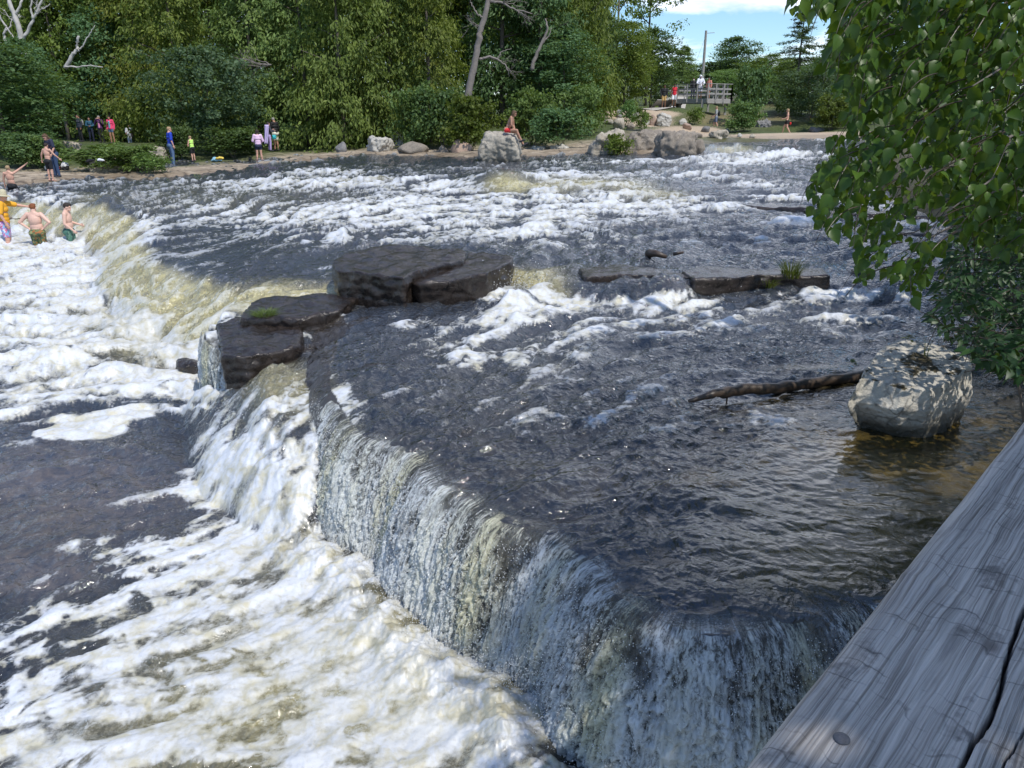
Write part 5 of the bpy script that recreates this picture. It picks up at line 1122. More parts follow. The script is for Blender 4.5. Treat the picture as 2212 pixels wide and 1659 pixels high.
# ---------------------------------------------------------------- trees
def quads(pos, dirs, nrm, ln, wd):
    n_ = len(pos); y = dirs/np.linalg.norm(dirs, axis=1)[:, None]; x = np.cross(y, nrm); x /= np.linalg.norm(x, axis=1)[:, None]+1e-9; z = np.cross(x, y)
    a = pos; b = pos+y*(ln*.45)[:, None]+x*(wd*.5)[:, None]+z*(ln*.08)[:, None]; c = pos+y*ln[:, None]; d = pos+y*(ln*.5)[:, None]-x*(wd*.5)[:, None]+z*(ln*.08)[:, None]
    V = np.stack([a, b, c, d], 1).reshape(-1, 3); return V, np.arange(n_*4).reshape(-1, 4)
def crown(kind, H, Rr, nb, per, leaf, seed, base=.03, clump=.45, gap=0.0):
    rg = np.random.default_rng(seed); P = []; Dd = []; limbs = []
    for k in range(nb):
        h = base+(1-base)*rg.random()**(.85 if kind == 'cone' else .8); az = rg.uniform(0, 2*pi)
        if kind == 'cone': r = Rr*(1-h)**.75*(.75+.4*rg.random())+.12; rise = -.05+.25*rg.random()
        elif kind == 'round': r = Rr*math.sqrt(max(.02, 1-(2*((h-base)/(1-base))-.95)**2*.9))*(.55+.5*rg.random()); rise = .25
        elif kind == 'larch': r = Rr*(1-h)**.9*(.5+.7*rg.random())+.1; rise = -.12
        else: r = Rr*(.5+.6*rg.random())*(1-h*.5); rise = .4
        r *= 1+.25*sin(az*3+seed); z0 = h*H; dirv = np.array([cos(az), sin(az), rise])
        limbs.append((z0-.25*r, az, r*.9, z0+rise*r))
        n_ = int(per*(.6+.8*rg.random())*(.4+.6*min(1, r/Rr)))
        t = 1-np.abs(rg.normal(size=n_))*.30 if kind != 'larch' else rg.uniform(.15, 1, n_)
        t = np.clip(t, .05, 1.05)
        cl = clump*(.6+.7*rg.random())*(.5+.5*min(1, r/Rr))
        off = rg.normal(size=(n_, 3))*cl*np.array([.5, .5, .30 if kind != 'cone' else .38])
        p = np.array([0, 0, z0])+dirv*r*t[:, None]+off
        if kind == 'cone': p[:, 2] -= .25*cl*rg.random(n_)+.15*t*t*r
        P.append(p); o = np.array([cos(az), sin(az), 0])
        if kind == 'cone': dd = o*.45+np.array([0, 0, -.75])+rg.normal(size=(n_, 3))*.45
        elif kind == 'larch': dd = o*.6+np.array([0, 0, -.3])+rg.normal(size=(n_, 3))*.5
        else: dd = o*.4+np.array([0, 0, -.25])+rg.normal(size=(n_, 3))*.75
        Dd.append(dd)
    P = np.concatenate(P); Dd = np.concatenate(Dd); P[:, 2] = np.maximum(P[:, 2], .05)
    nr_ = np.stack([P[:, 0], P[:, 1], np.abs(P[:, 2]*0)+.7*Rr], 1)+rg.normal(size=P.shape)*.6*Rr
    ln = leaf*rg.uniform(.6, 1.4, len(P)); wd = ln*(.45 if kind in ('cone',) else .3 if kind == 'larch' else .7)
    return quads(P, Dd, nr_, ln, wd), limbs
def tree_proto(name, kind, H, Rr, nb, per, leaf, seed, mat, bark, base=.03, clump=.45, nl=14, tr=.12, stems=1):
    (V, Fs), limbs = crown(kind, H, Rr, nb, per, leaf, seed, base, clump)
    root = bpy.data.objects.new(name, None); COL.objects.link(root)
    o = obj('crown', mesh_np('crown', V, Fs, mat, False), root)
    rg = random.Random(seed); mb = MB()
    for s in range(stems):
        dx, dy = (rg.uniform(-.3, .3), rg.uniform(-.3, .3)) if stems > 1 else (0, 0); L = []
        for k in range(7): L.append(Vector((dx*k*.35+rg.uniform(-.05, .05)*H*.06, dy*k*.35+rg.uniform(-.05, .05)*H*.06, -.15+H*.95*k/6)))
        mb.tube(L, [tr*(1-.85*k/6)/math.sqrt(stems) for k in range(7)], 8)
    for (z0, az, r, z1) in rg.sample(limbs, min(nl, len(limbs))):
        mb.tube([(0, 0, max(z0, .1)), (cos(az)*r*.5, sin(az)*r*.5, (z0+z1)/2+.05), (cos(az)*r, sin(az)*r, z1)], [tr*.3, tr*.18, tr*.06], 5)
    mb.build('trunk', bark, root, True)
    return root
PR = {}
PR['cedarA'] = tree_proto('cedar_tree', 'cone', 10, 2.2, 210, 120, .17, 1, M['cedar'], M['bark'])
PR['cedarB'] = tree_proto('cedar_tree', 'cone', 10, 2.6, 190, 125, .19, 2, M['cedar'], M['bark'], clump=.6)
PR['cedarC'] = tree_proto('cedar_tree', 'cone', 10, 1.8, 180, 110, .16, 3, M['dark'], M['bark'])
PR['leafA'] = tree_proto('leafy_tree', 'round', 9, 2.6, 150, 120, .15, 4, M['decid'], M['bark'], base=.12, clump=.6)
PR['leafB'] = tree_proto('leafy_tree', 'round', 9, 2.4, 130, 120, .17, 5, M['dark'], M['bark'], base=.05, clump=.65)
PR['airy'] = tree_proto('airy_tree', 'round', 11, 2.2, 85, 75, .17, 6, M['decid'], M['bark'], base=.15, clump=.5, nl=30, tr=.14)
PR['larch'] = tree_proto('larch_tree', 'larch', 10, 2.8, 120, 150, .17, 7, M['larch'], M['bark'], base=.12, clump=.25, nl=60)
PR['shrubA'] = tree_proto('shrub', 'shrub', 1.6, 1.1, 60, 90, .11, 8, M['shrub'], M['bark'], base=.1, clump=.32, tr=.03, stems=4)
PR['shrubB'] = tree_proto('shrub', 'shrub', 1.8, 1.2, 70, 90, .12, 9, M['dark'], M['bark'], base=.05, clump=.4, tr=.03, stems=4)
PR['blue'] = tree_proto('bush', 'round', 4.5, 2.6, 150, 110, .14, 10, M['bluish'], M['bark'], base=.0, clump=.5, stems=3, tr=.06)
PR['weed'] = tree_proto('shrub', 'shrub', 1.0, .7, 40, 60, .09, 12, M['decid'], M['bark'], base=.05, clump=.25, tr=.015, stems=4)
PR['slim'] = tree_proto('young_tree', 'round', 6.8, 1.05, 110, 90, .12, 14, M['decid'], M['bark'], base=.55, clump=.35, tr=.07)  # crown shaped to cast shade from out of view
used = set(); TRNG = random.Random(5)
NAMES = {'cedar': 'cedar_tree', 'leaf': 'leafy_tree'}
def plant(kind, px, y, H, Wd, label, cat='tree', group=None, dz=0, x=None, name=None):
    o = PR[kind]
    if kind in used: o = copy_tree(o)
    used.add(kind)
    x = D(px, 300, y).x if x is None else x
    base = {'cedarA': (10, 2.2), 'cedarB': (10, 2.6), 'cedarC': (10, 1.8), 'leafA': (9, 2.6), 'leafB': (9, 2.4), 'airy': (11, 2.2), 'larch': (10, 2.8), 'shrubA': (1.6, 1.1), 'shrubB': (1.8, 1.2), 'blue': (4.5, 2.6), 'weed': (1.0, .7)}[kind]
    o.location = (x, y, gz(x, y)-.08+dz); o.scale = (Wd/(base[1]*2), Wd/(base[1]*2), H/base[0]); o.rotation_euler = (0, 0, TRNG.uniform(0, 6.28))
    tag(o, label, cat); 
    if group: o['group'] = group
    elif 'group' in o: del o['group']
    return o
# front rank of the forest wall, left to right
for a in [
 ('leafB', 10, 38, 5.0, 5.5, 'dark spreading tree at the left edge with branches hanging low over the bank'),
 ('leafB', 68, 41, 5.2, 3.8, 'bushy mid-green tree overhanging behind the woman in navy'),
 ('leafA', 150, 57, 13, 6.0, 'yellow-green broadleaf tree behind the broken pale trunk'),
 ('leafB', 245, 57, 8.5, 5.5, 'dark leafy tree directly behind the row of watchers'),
 ('cedarB', 325, 57.5, 15, 7.0, 'wide olive cedar rising behind the white-shirted woman'),
 ('cedarB', 400, 50, 14, 7.0, 'tall drooping cedar above the blue-green bush'),
 ('blue', 458, 43.5, 5.2, 6.6, 'round blue-green bush between the neon-shirted boy and the pink-hooded woman'),
 ('cedarA', 560, 49, 13, 6.0, 'dense cedar behind the pink-hooded woman'),
 ('cedarA', 668, 49, 13, 6.0, 'broad cedar with skirts to the ground right of the grey-haired man'),
 ('cedarB', 745, 46, 14, 6.0, 'bright cedar behind the small dark grey boulder'),
 ('cedarA', 850, 47, 15, 5.5, 'tall cedar standing behind the craggy whitish rocks'),
 ('cedarA', 930, 46, 13, 5.0, 'cedar immediately left of the leaning bare trunk'),
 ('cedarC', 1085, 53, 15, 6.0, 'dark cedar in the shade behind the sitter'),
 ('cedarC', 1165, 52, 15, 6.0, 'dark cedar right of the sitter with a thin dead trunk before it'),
 ('cedarB', 1240, 54, 17, 6.0, 'tall cedar at the right end of the forest wall'),
 ('leafB', 1215, 50, 5.5, 5.0, 'low dark tree below the right end of the forest wall'),
 ('airy', 1325, 72, 17, 5.0, 'tall airy tree with sky between its limbs, left of the sky opening'),
 ('airy', 1390, 75, 14.5, 5.0, 'tall airy tree at the edge of the sky opening'),
 ('leafB', 1290, 63, 7, 5, 'dark bushy tree left of the path end'),
 ('leafA', 1345, 66, 6.5, 5.5, 'round leafy tree over the grass strip by the path'),
 ('leafB', 1400, 70.5, 6.5, 4.5, 'leafy tree behind the two men on the path'),
 ('cedarA', 1465, 84, 4.8, 4.5, 'dark conical cedar just left of the utility pole'),
 ('leafA', 1560, 80, 2.9, 5.5, 'pale grey-green willow-like tree behind the far deck'),
 ('leafB', 1575, 110, 7.6, 7, 'highest rounded treetop against the sky, right of the utility pole'),
 ('leafA', 1650, 105, 5.0, 8, 'rounded tree in the distant line left of the larch'),
 ('leafA', 1640, 82, 2.7, 4.5, 'light yellow-green small tree behind the right end of the deck'),
 ('larch', 1708, 82, 10.0, 8, 'sparse larch standing high against the sky'),
 ('leafB', 1790, 62, 5.0, 5, 'dark broadleaf tree over the shaded right shore'),
 ('blue', 1745, 58, 3.5, 5.0, 'dense blue-green tree behind the walking woman'),
 ('leafB', 1860, 72, 9, 7, 'big dark tree at the right bank partly behind the near leaves'),
 ('cedarC', 1785, 84, 8.2, 5.5, 'dark ragged tree between the larch and the near leaves'),
 ('cedarC', 1940, 70, 15, 8, 'dark tree wholly behind the near foliage'),
]: plant(*a)
for a in [
 ('shrubA', 225, 33.6, .95, 3.8, 'flowering green shrub on the left bank in front of the watchers'),
 ('shrubA', 285, 32.6, .95, 2.6, 'rounded green shrub reaching the water left of the man in blue'),
 ('shrubB', 60, 34.5, 1.3, 3.0, 'dark shrub left of the barefoot boy'),
 ('shrubA', 95, 34, 1.2, 1.8, 'light shrub behind the woman in navy'),
 ('shrubB', 385, 40.5, 1.5, 2.2, 'low shrub behind the man in blue'),
 ('shrubB', 505, 41, 1.3, 3.4, 'low leafy skirt of bushes left of the pink-hooded woman'),
 ('shrubA', 1015, 39.5, 2.3, 3.2, 'bushy shrub at the foot of the leaning bare trunk'),
 ('shrubB', 960, 42, 2.6, 3.4, 'green shrub behind the pink granite boulder'),
 ('shrubA', 900, 42.5, 2.8, 3.0, 'tall light shrub behind the long grey-brown boulder'),
 ('shrubA', 1150, 42, 2.5, 3.2, 'olive shrub immediately right of the sitter'),
 ('shrubB', 1205, 40, 1.7, 3.2, 'low grey-green shrub between the sitter and the outcrop'),
 ('shrubA', 1255, 45, 2.4, 3.0, 'reddish-green shrub above the large grey outcrop'),
 ('weed', 1333, 36.5, .95, 1.6, 'bright green bush growing at the foot of the cracked outcrop'),
 ('weed', 1355, 48, 1.3, 1.3, 'tall weeds between the cluster boulders below the path'),
 ('weed', 1385, 46, 1.1, 1.1, 'small leafy plant in front of the round pale boulder'),
 ('weed', 1501, 55, 1.0, 1.5, 'low green bush on the dry bank under the deck'),
 ('shrubB', 1612, 58.5, 3.6, 3.4, 'dark round bush at the right end of the far deck'),
 ('shrubA', 1600, 50, 1.6, 2.6, 'light green bush at the waterline hiding the capped person'),
 ('shrubB', 1700, 63, 2.2, 3.2, 'dark bush behind and left of the walking woman'),
 ('shrubA', 1790, 54, 2.0, 2.8, 'yellowish bush on the shaded right shore'),
 ('shrubA', 1855, 55, 2.2, 3.0, 'bush at the far right shore beside the near leaves'),
 ('shrubA', 1690, 84, 2.4, 5.0, 'pale bushy growth at the back of the lawn'),
 ('weed', 320, 31.5, .7, 1.5, 'small grassy weed at the waterline below the man in blue'),
]: plant(*a, cat='shrub')
rg = random.Random(9)
for i in range(19):
    px = -140+i*78+rg.uniform(-12, 12)
    if px > 1260: break
    plant(rg.choice(['cedarA', 'cedarB', 'leafA']), px, 61+rg.uniform(-2, 3), rg.uniform(15, 18), rg.uniform(6, 7.5), 'one of the tall trees making up the forest wall behind the left bank', group='trees filling the forest wall')
for i in range(15):
    px = -160+i*100+rg.uniform(-15, 15)
    if px > 1250: break
    plant(rg.choice(['cedarB', 'cedarC', 'leafB']), px, 70+rg.uniform(-2, 4), rg.uniform(16, 20), rg.uniform(8, 9), 'one of the tall trees making up the forest wall behind the left bank', group='trees filling the forest wall')
for i in range(14):
    px = 1290+i*58+rg.uniform(-12, 12)
    plant(rg.choice(['leafB', 'leafB', 'cedarB']), px, 116+rg.uniform(-4, 8), rg.uniform(4.6, 5.8)*(1.35 if px < 1400 else 1), rg.uniform(9, 11), 'one of the distant trees in the low line beyond the lawn', group='distant trees beyond the lawn')
# bare and dead trees
def bare(name, label, stems, mat, cat='bare tree'):
    root = empty(name, (stems[0][0][0][0], stems[0][0][0][1], stems[0][0][0][2]), 0, label, cat); L0 = root.location.copy()
    for i, (pts, r0, r1, nm) in enumerate(stems):
        mb = MB(); P = [Vector(p)-L0 for p in pts]; Q = []
        rr = random.Random(i*7+len(label))
        for j in range(len(P)-1):
            for k in range(5): Q.append(P[j].lerp(P[j+1], k/5)+Vector((rr.gauss(0, .02), rr.gauss(0, .02), rr.gauss(0, .02))))
        Q.append(P[-1]); nQ = len(Q); mb.tube(Q, [r0+(r1-r0)*j/(nQ-1) for j in range(nQ)], 8)
        mb.build(nm, mat, root, True)
    return root
def twigs(p, d, n_, L, r, y, seed, spread=.8, depth=2):
    rg = random.Random(seed); out = []
    def go(a, v, l, rr, k):
        b = a+v*l*.5+Vector((rg.gauss(0, .06), rg.gauss(0, .06), rg.gauss(0, .06)))*l; c = b+(v+Vector((rg.gauss(0, .25), rg.gauss(0, .25), rg.gauss(0, .25))))*l*.5
        out.append(([a, b, c], rr, rr*.4, 'branch'))
        if k:
            for q in range(2+rg.randint(0, 1)):
                s = a.lerp(c, rg.uniform(.35, 1)); nv = (v+Vector((rg.gauss(0, spread), rg.gauss(0, spread), rg.gauss(0, spread)))).normalized(); go(s, nv, l*.6, rr*.45, k-1)
    for i in range(n_):
        v = (Vector(d)+Vector((rg.gauss(0, spread*.5), rg.gauss(0, spread*.4), rg.gauss(0, spread*.5)))).normalized(); go(Vector(p), v, L*rg.uniform(.6, 1.1), r, depth)
    return out
Y = 41.5
P = lambda x, y_, d=Y: D(x, y_, d)
st = [([P(1000, 240), P(1012, 195), P(1024, 140), P(1034, 90), P(1042, 50), P(1056, 0), P(1062, -30), P(1066, -60)], .20, .09, 'trunk')]
st += [([P(1036, 128), P(1052, 122), P(1075, 128), P(1092, 140), P(1100, 165)], .07, .02, 'branch'), ([P(1075, 128), P(1085, 110), P(1105, 105)], .035, .012, 'branch'), ([P(1058, 3), P(1085, 5), P(1115, 22), P(1150, 30)], .07, .02, 'branch'), ([P(1046, 40), P(1030, 30), P(1018, 8), P(1015, -10)], .05, .015, 'branch')]
st += twigs(P(1052, 122), (1, 0, 0), 2, 1.1, .022, Y, 3)+twigs(P(1092, 140), (.5, 0, -.8), 2, .9, .02, Y, 4)+twigs(P(1085, 6), (1, 0, .1), 3, 1.1, .022, Y, 5)+twigs(P(1115, 22), (1, 0, -.3), 3, 1.0, .02, Y, 6)+twigs(P(1040, 60), (-.6, 0, .5), 3, .9, .02, Y, 7)
bare('dead_tree', 'leaning bare grey trunk with dead branches reaching right, left of the sitter', st, M['deadwood'])
Y = 47
st = [([P(1148, 152, Y), P(1158, 120, Y), P(1172, 90, Y), P(1183, 62, Y), P(1178, 40, Y)], .12, .04, 'trunk'), ([P(1172, 92, Y), P(1186, 78, Y), P(1192, 60, Y)], .05, .02, 'branch')]
bare('dead_tree', 'thin pale dead trunk standing in the dark cedars right of the leaning trunk', st, M['deadwood'])
Y = 44
st = [([P(58, 150, Y), P(48, 100, Y), P(40, 55, Y), P(22, 10, Y), P(12, -30, Y)], .18, .08, 'trunk'), ([P(46, 92, Y), P(62, 60, Y), P(76, 35, Y), P(90, 0, Y), P(95, -20, Y)], .09, .035, 'limb'), ([P(40, 60, Y), P(34, 30, Y), P(48, 0, Y)], .10, .05, 'limb'), ([P(72, 42, Y), P(66, 15, Y), P(72, -10, Y)], .06, .03, 'limb'), ([P(80, 24, Y), P(100, 15, Y), P(108, 8, Y)], .04, .015, 'branch')]
st += twigs(P(40, 55, Y), (-.5, 0, .8), 2, 1.0, .03, Y, 8)+twigs(P(76, 35, Y), (.5, 0, .8), 3, 1.0, .03, Y, 9)
bare('bare_birch', 'forked white birch trunk without leaves at the upper left', st, M['birch'])
st = [([P(14, 100, Y), P(8, 75, Y), P(14, 60, Y), P(2, 40, Y), P(-10, 20, Y)], .07, .03, 'trunk'), ([P(10, 70, Y), P(22, 60, Y), P(26, 40, Y)], .05, .02, 'branch'), ([P(14, 60, Y), P(30, 82, Y)], .04, .03, 'branch')]
bare('bare_birch', 'thin pale bare stem at the left edge beside the forked birch', st, M['birch'])
st = [([P(140, 148, Y), P(155, 122, Y), P(168, 108, Y), P(166, 92, Y), P(170, 78, Y)], .11, .06, 'trunk'), ([P(168, 108, Y), P(178, 100, Y), P(195, 72, Y), P(205, 55, Y)], .05, .015, 'branch')]
bare('dead_tree', 'short broken pale trunk right of the forked birch', st, M['birch'])
st = [([P(138, 145, Y-1), P(165, 145, Y-1), P(190, 142, Y-1), P(222, 145, Y-1)], .05, .025, 'stem')]
bare('fallen_branch', 'pale branch lying level below the broken trunk', st, M['birch'], 'branch')
Y = 44.5
st = twigs(P(585, 140, Y), (-1, 0, .25), 5, 1.6, .03, Y, 21, .5)
bare('dead_branch', 'fan of grey dead twigs hanging in the cedars above the pink-hooded woman', st, M['deadwood'], 'branch')
# ---------------------------------------------------------------- near tree over the water
M['near'] = m_leaf('near_leaves', (.020, .062, .010), (.044, .120, .016), (.105, .20, .035), .32, .42, .0, .9, .4)
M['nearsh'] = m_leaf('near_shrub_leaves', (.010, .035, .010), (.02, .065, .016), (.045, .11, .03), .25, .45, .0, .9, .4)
def inpoly(x, y, P):
    c = False; n_ = len(P)
    for i in range(n_):
        (x1, y1), (x2, y2) = P[i], P[(i+1) % n_]
        if (y1 > y) != (y2 > y) and x < (x2-x1)*(y-y1)/(y2-y1)+x1: c = not c
    return c
REG = [(1725, -60), (1715, 30), (1735, 48), (1760, 30), (1790, 60), (1803, 124), (1790, 144), (1806, 190), (1822, 238), (1840, 283), (1799, 298), (1776, 322), (1800, 345), (1774, 367), (1752, 417), (1767, 486), (1794, 521), (1815, 500), (1859, 525), (1849, 560), (1864, 605), (1836, 645), (1885, 628), (1918, 600), (1945, 615), (1983, 684), (2005, 640), (2017, 570), (2047, 525), (2080, 500), (2112, 540), (2190, 560), (2300, 600), (2600, 500), (2600, -200), (1725, -200)]
GAP = [(1950, 440), (2080, 440), (2075, 515), (2040, 520), (1960, 510)]
TB = Vector((5.6, 6.4, 1.3))
tree = empty('leafy_tree', TB, 0, 'big broadleaf tree with drooping leafy twigs over the river at the right edge', 'tree')
rg = random.Random(3); pos = []; dr = []; nr_ = []; sz = []; twigm = MB(); limbm = MB()
tips = []; tgs = []
trials = 0; ntw = 0
while ntw < 720 and trials < 8000:
    trials += 1
    u = rg.uniform(1720, 2560); v = rg.uniform(-190, 680)
    if not inpoly(u, v, REG): continue
    if v > 420 and u < 2080 and rg.random() < .42: continue
    y = rg.uniform(4.3, 7.4) if rg.random() < .75 else rg.uniform(4.0, 4.8)
    if u > 2212 and rg.random() < .5: continue
    p = D(u, v, y)
    out = Vector((-.7+rg.gauss(0, .35), -.25+rg.gauss(0, .45), -.05)).normalized()
    L = rg.uniform(.28, .55); n_ = int(L/.036); pts = []; q = p-out*L*.4+Vector((0, 0, L*.3)); vel = out.copy()
    for k in range(n_+1):
        pts.append(q.copy()); vel = (vel+Vector((rg.gauss(0, .05), rg.gauss(0, .05), -.13))).normalized(); q = q+vel*(L/n_)
    ok = 0
    for k in range(1, n_+1):
        c = pts[k]; uu, vv_ = bearing(c.x, c.y, c.z)
        if not inpoly(float(uu), float(vv_)+12, REG): continue
        if inpoly(float(uu), float(vv_), GAP) and rg.random() < .8: continue
        a = rg.uniform(0, 2*pi); side = Vector((cos(a), sin(a), 0)); pet = .018
        d = Vector((side.x*.55+vel.x*.3, side.y*.55+vel.y*.3, -.75+rg.gauss(0, .28)))
        # leaves hang with their faces turned to the open, sunlit river side
        nn_ = Vector((-.45+rg.gauss(0, .5), -.75+rg.gauss(0, .45), .55+rg.gauss(0, .4)))
        pos.append(c+side*pet); dr.append(d); nr_.append(nn_); sz.append(rg.uniform(.5, 1.2)); ok += 1
    if ok > 2:
        twigm.tube(pts, [.0035*(1-.7*k/n_) for k in range(n_+1)], 4, False)
        tips.append(pts[0]); ntw += 1
o = obj('leaves', leafmesh('leaves', np.array(pos), np.array(dr), np.array(nr_), np.array(sz), .080, .060, M['near'], .38, .38), tree); o.location = -TB
o = twigm.build('twigs', M['drift'], tree); o.location = -TB; o['kind'] = 'stuff'
# limbs from the trunk to groups of twigs
limbm.tube([(5.6, 6.4, .9), (5.55, 6.3, 2.2), (5.4, 6.2, 3.6), (5.3, 6.25, 5.2), (5.0, 6.2, 7.5), (4.9, 6.2, 9)], [.26, .22, .19, .15, .10, .05], 12)
o = limbm.build('trunk', M['bark'], tree, True); o.location = -TB
rg.shuffle(tips)
for t in tips[:46]:
    h = min(8, t.z+.5+rg.uniform(0, .6)); s = Vector((5.3, 6.22, h)); m1 = s.lerp(t, .5)+Vector((0, 0, .18))
    mb = MB(); mb.tube([s, s.lerp(m1, .5)+Vector((rg.gauss(0, .05), rg.gauss(0, .05), .05)), m1, m1.lerp(t, .5)+Vector((rg.gauss(0, .04), rg.gauss(0, .04), .03)), t], [.028, .022, .016, .010, .004], 6)
    o = mb.build('branch', M['deadwood'] if rg.random() < .4 else M['bark'], tree, True); o.location = -TB
# dark undergrowth below it
def thicket(name, poly, ylo, yhi, n_, L, w_, mat, label, seed, cat='shrub', lib=(0, 0, 1)):
    rg = random.Random(seed); pos = []; dr = []; nr2 = []; sz = []; tw = MB(); x0 = min(p[0] for p in poly); x1 = max(p[0] for p in poly); y0 = min(p[1] for p in poly); y1 = max(p[1] for p in poly); k = 0; tr_ = 0
    while k < n_ and tr_ < n_*12:
        tr_ += 1; u, v = rg.uniform(x0, x1), rg.uniform(y0, y1)
        if not inpoly(u, v, poly): continue
        p = D(u, v, rg.uniform(ylo, yhi)); 
        if p.z < 1.0: continue
        out = Vector((-.6+rg.gauss(0, .5), -.4+rg.gauss(0, .5), .25+rg.gauss(0, .3))).normalized(); pts = []; q = p-out*.15
        for j in range(8):
            pts.append(q.copy()); q = q+out*.05; out = (out+Vector((0, 0, -.09))).normalized()
            if j > 0:
                a = rg.uniform(0, 2*pi); s = Vector((cos(a), sin(a), .1))
                uu, vv_ = bearing(q.x, q.y, q.z)
                if not inpoly(float(uu), float(vv_), poly) or q.z < .99: continue
                pos.append(q+s*.01); dr.append(s*.8+out*.6+Vector((0, 0, -.25))); nr2.append(Vector((-.2+rg.gauss(0, .4), -.4+rg.gauss(0, .4), .9))); sz.append(rg.uniform(.6, 1.15))
        tw.tube(pts, .0028, 4, False); k += 1
    c = D(sum(p[0] for p in poly)/len(poly), 500, (ylo+yhi)/2); root = empty(name, (c.x, c.y, 1.2), 0, label, cat)
    o = obj('leaves', leafmesh('leaves', np.array(pos), np.array(dr), np.array(nr2), np.array(sz), L, w_, mat, .2, .25), root); o.location = -root.location
    o = tw.build('stems', M['drift'], root); o.location = -root.location
    for j in range(5):
        a = Vector(pos[(j*37) % len(pos)]); mb = MB(); b = Vector((c.x+.6, c.y+.3, 1.0)); mb.tube([b, b.lerp(a, .5)+Vector((0, 0, .15)), a], [.014, .010, .004], 5); o = mb.build('branch', M['bark'], root); o.location = -root.location
    return root
thicket('shrub', [(2075, 470), (2040, 560), (2020, 640), (2010, 690), (2040, 728), (2095, 745), (2120, 770), (2180, 800), (2260, 830), (2560, 820), (2560, 420), (2150, 420)], 5.3, 8.2, 620, .105, .042, M['nearsh'], 'dark shrub with narrow leaves hanging over the water behind the pale boulder', 5)
thicket('shrub', [(2080, 745), (2120, 740), (2212, 700), (2300, 700), (2400, 830), (2212, 815), (2150, 800)], 4.7, 5.6, 90, .11, .055, M['nearsh'], 'low broad-leaved plant at the right edge just above the brown water', 8)
thicket('shrub', [(2060, 250), (2600, 250), (2600, 800), (2230, 800), (2120, 740), (2060, 600)], 8.4, 10.5, 620, .13, .07, M['nearsh'], 'deep dark foliage filling the shadow behind the near tree', 11)
# trees out of view behind and beside the viewer, placed to shade rail and shelf
for i, (x, y, H, Wd, z) in enumerate([(2.45, -1.65, 0, 0, 1.7), (10.6, -1.4, 9.5, 4.6, 1.9), (7.5, -7.5, 9.5, 5.0, 1.7), (10.5, 8.5, 11, 7, 1.9)]):
    o = copy_tree(PR['leafA']) if H else PR['slim']; H, Wd = (H, Wd) if H else (9, 5.2); o.location = (x, y, z); o.scale = (Wd/5.2, Wd/5.2, H/9); o.rotation_euler = (0, 0, i*1.3)
    if i == 0: o.location = (2.65, -2.0, 1.6); o.scale = (.8, .8, .66); o.rotation_euler = Vector((-.85, 1.2, 3.6)).to_track_quat('Z', 'Y').to_euler()  # added tree, leaned so its unseen crown shades the rail
    if 'group' in o: del o['group']
    tag(o, ['slim young tree beside the viewing platform', 'shade tree right of the viewing platform', 'shade tree behind the viewing platform', 'shade tree behind the near leafy tree'][i], 'tree')
o = copy_tree(PR['slim']); o.location = (5.2, -.35, 1.7); o.scale = (1.35, 1.35, 1.2); o.rotation_euler = (0, 0, 1.1); tag(o, 'slender high-crowned tree at the right end of the viewing platform', 'tree')  # added out of view to shade the right part of the fall
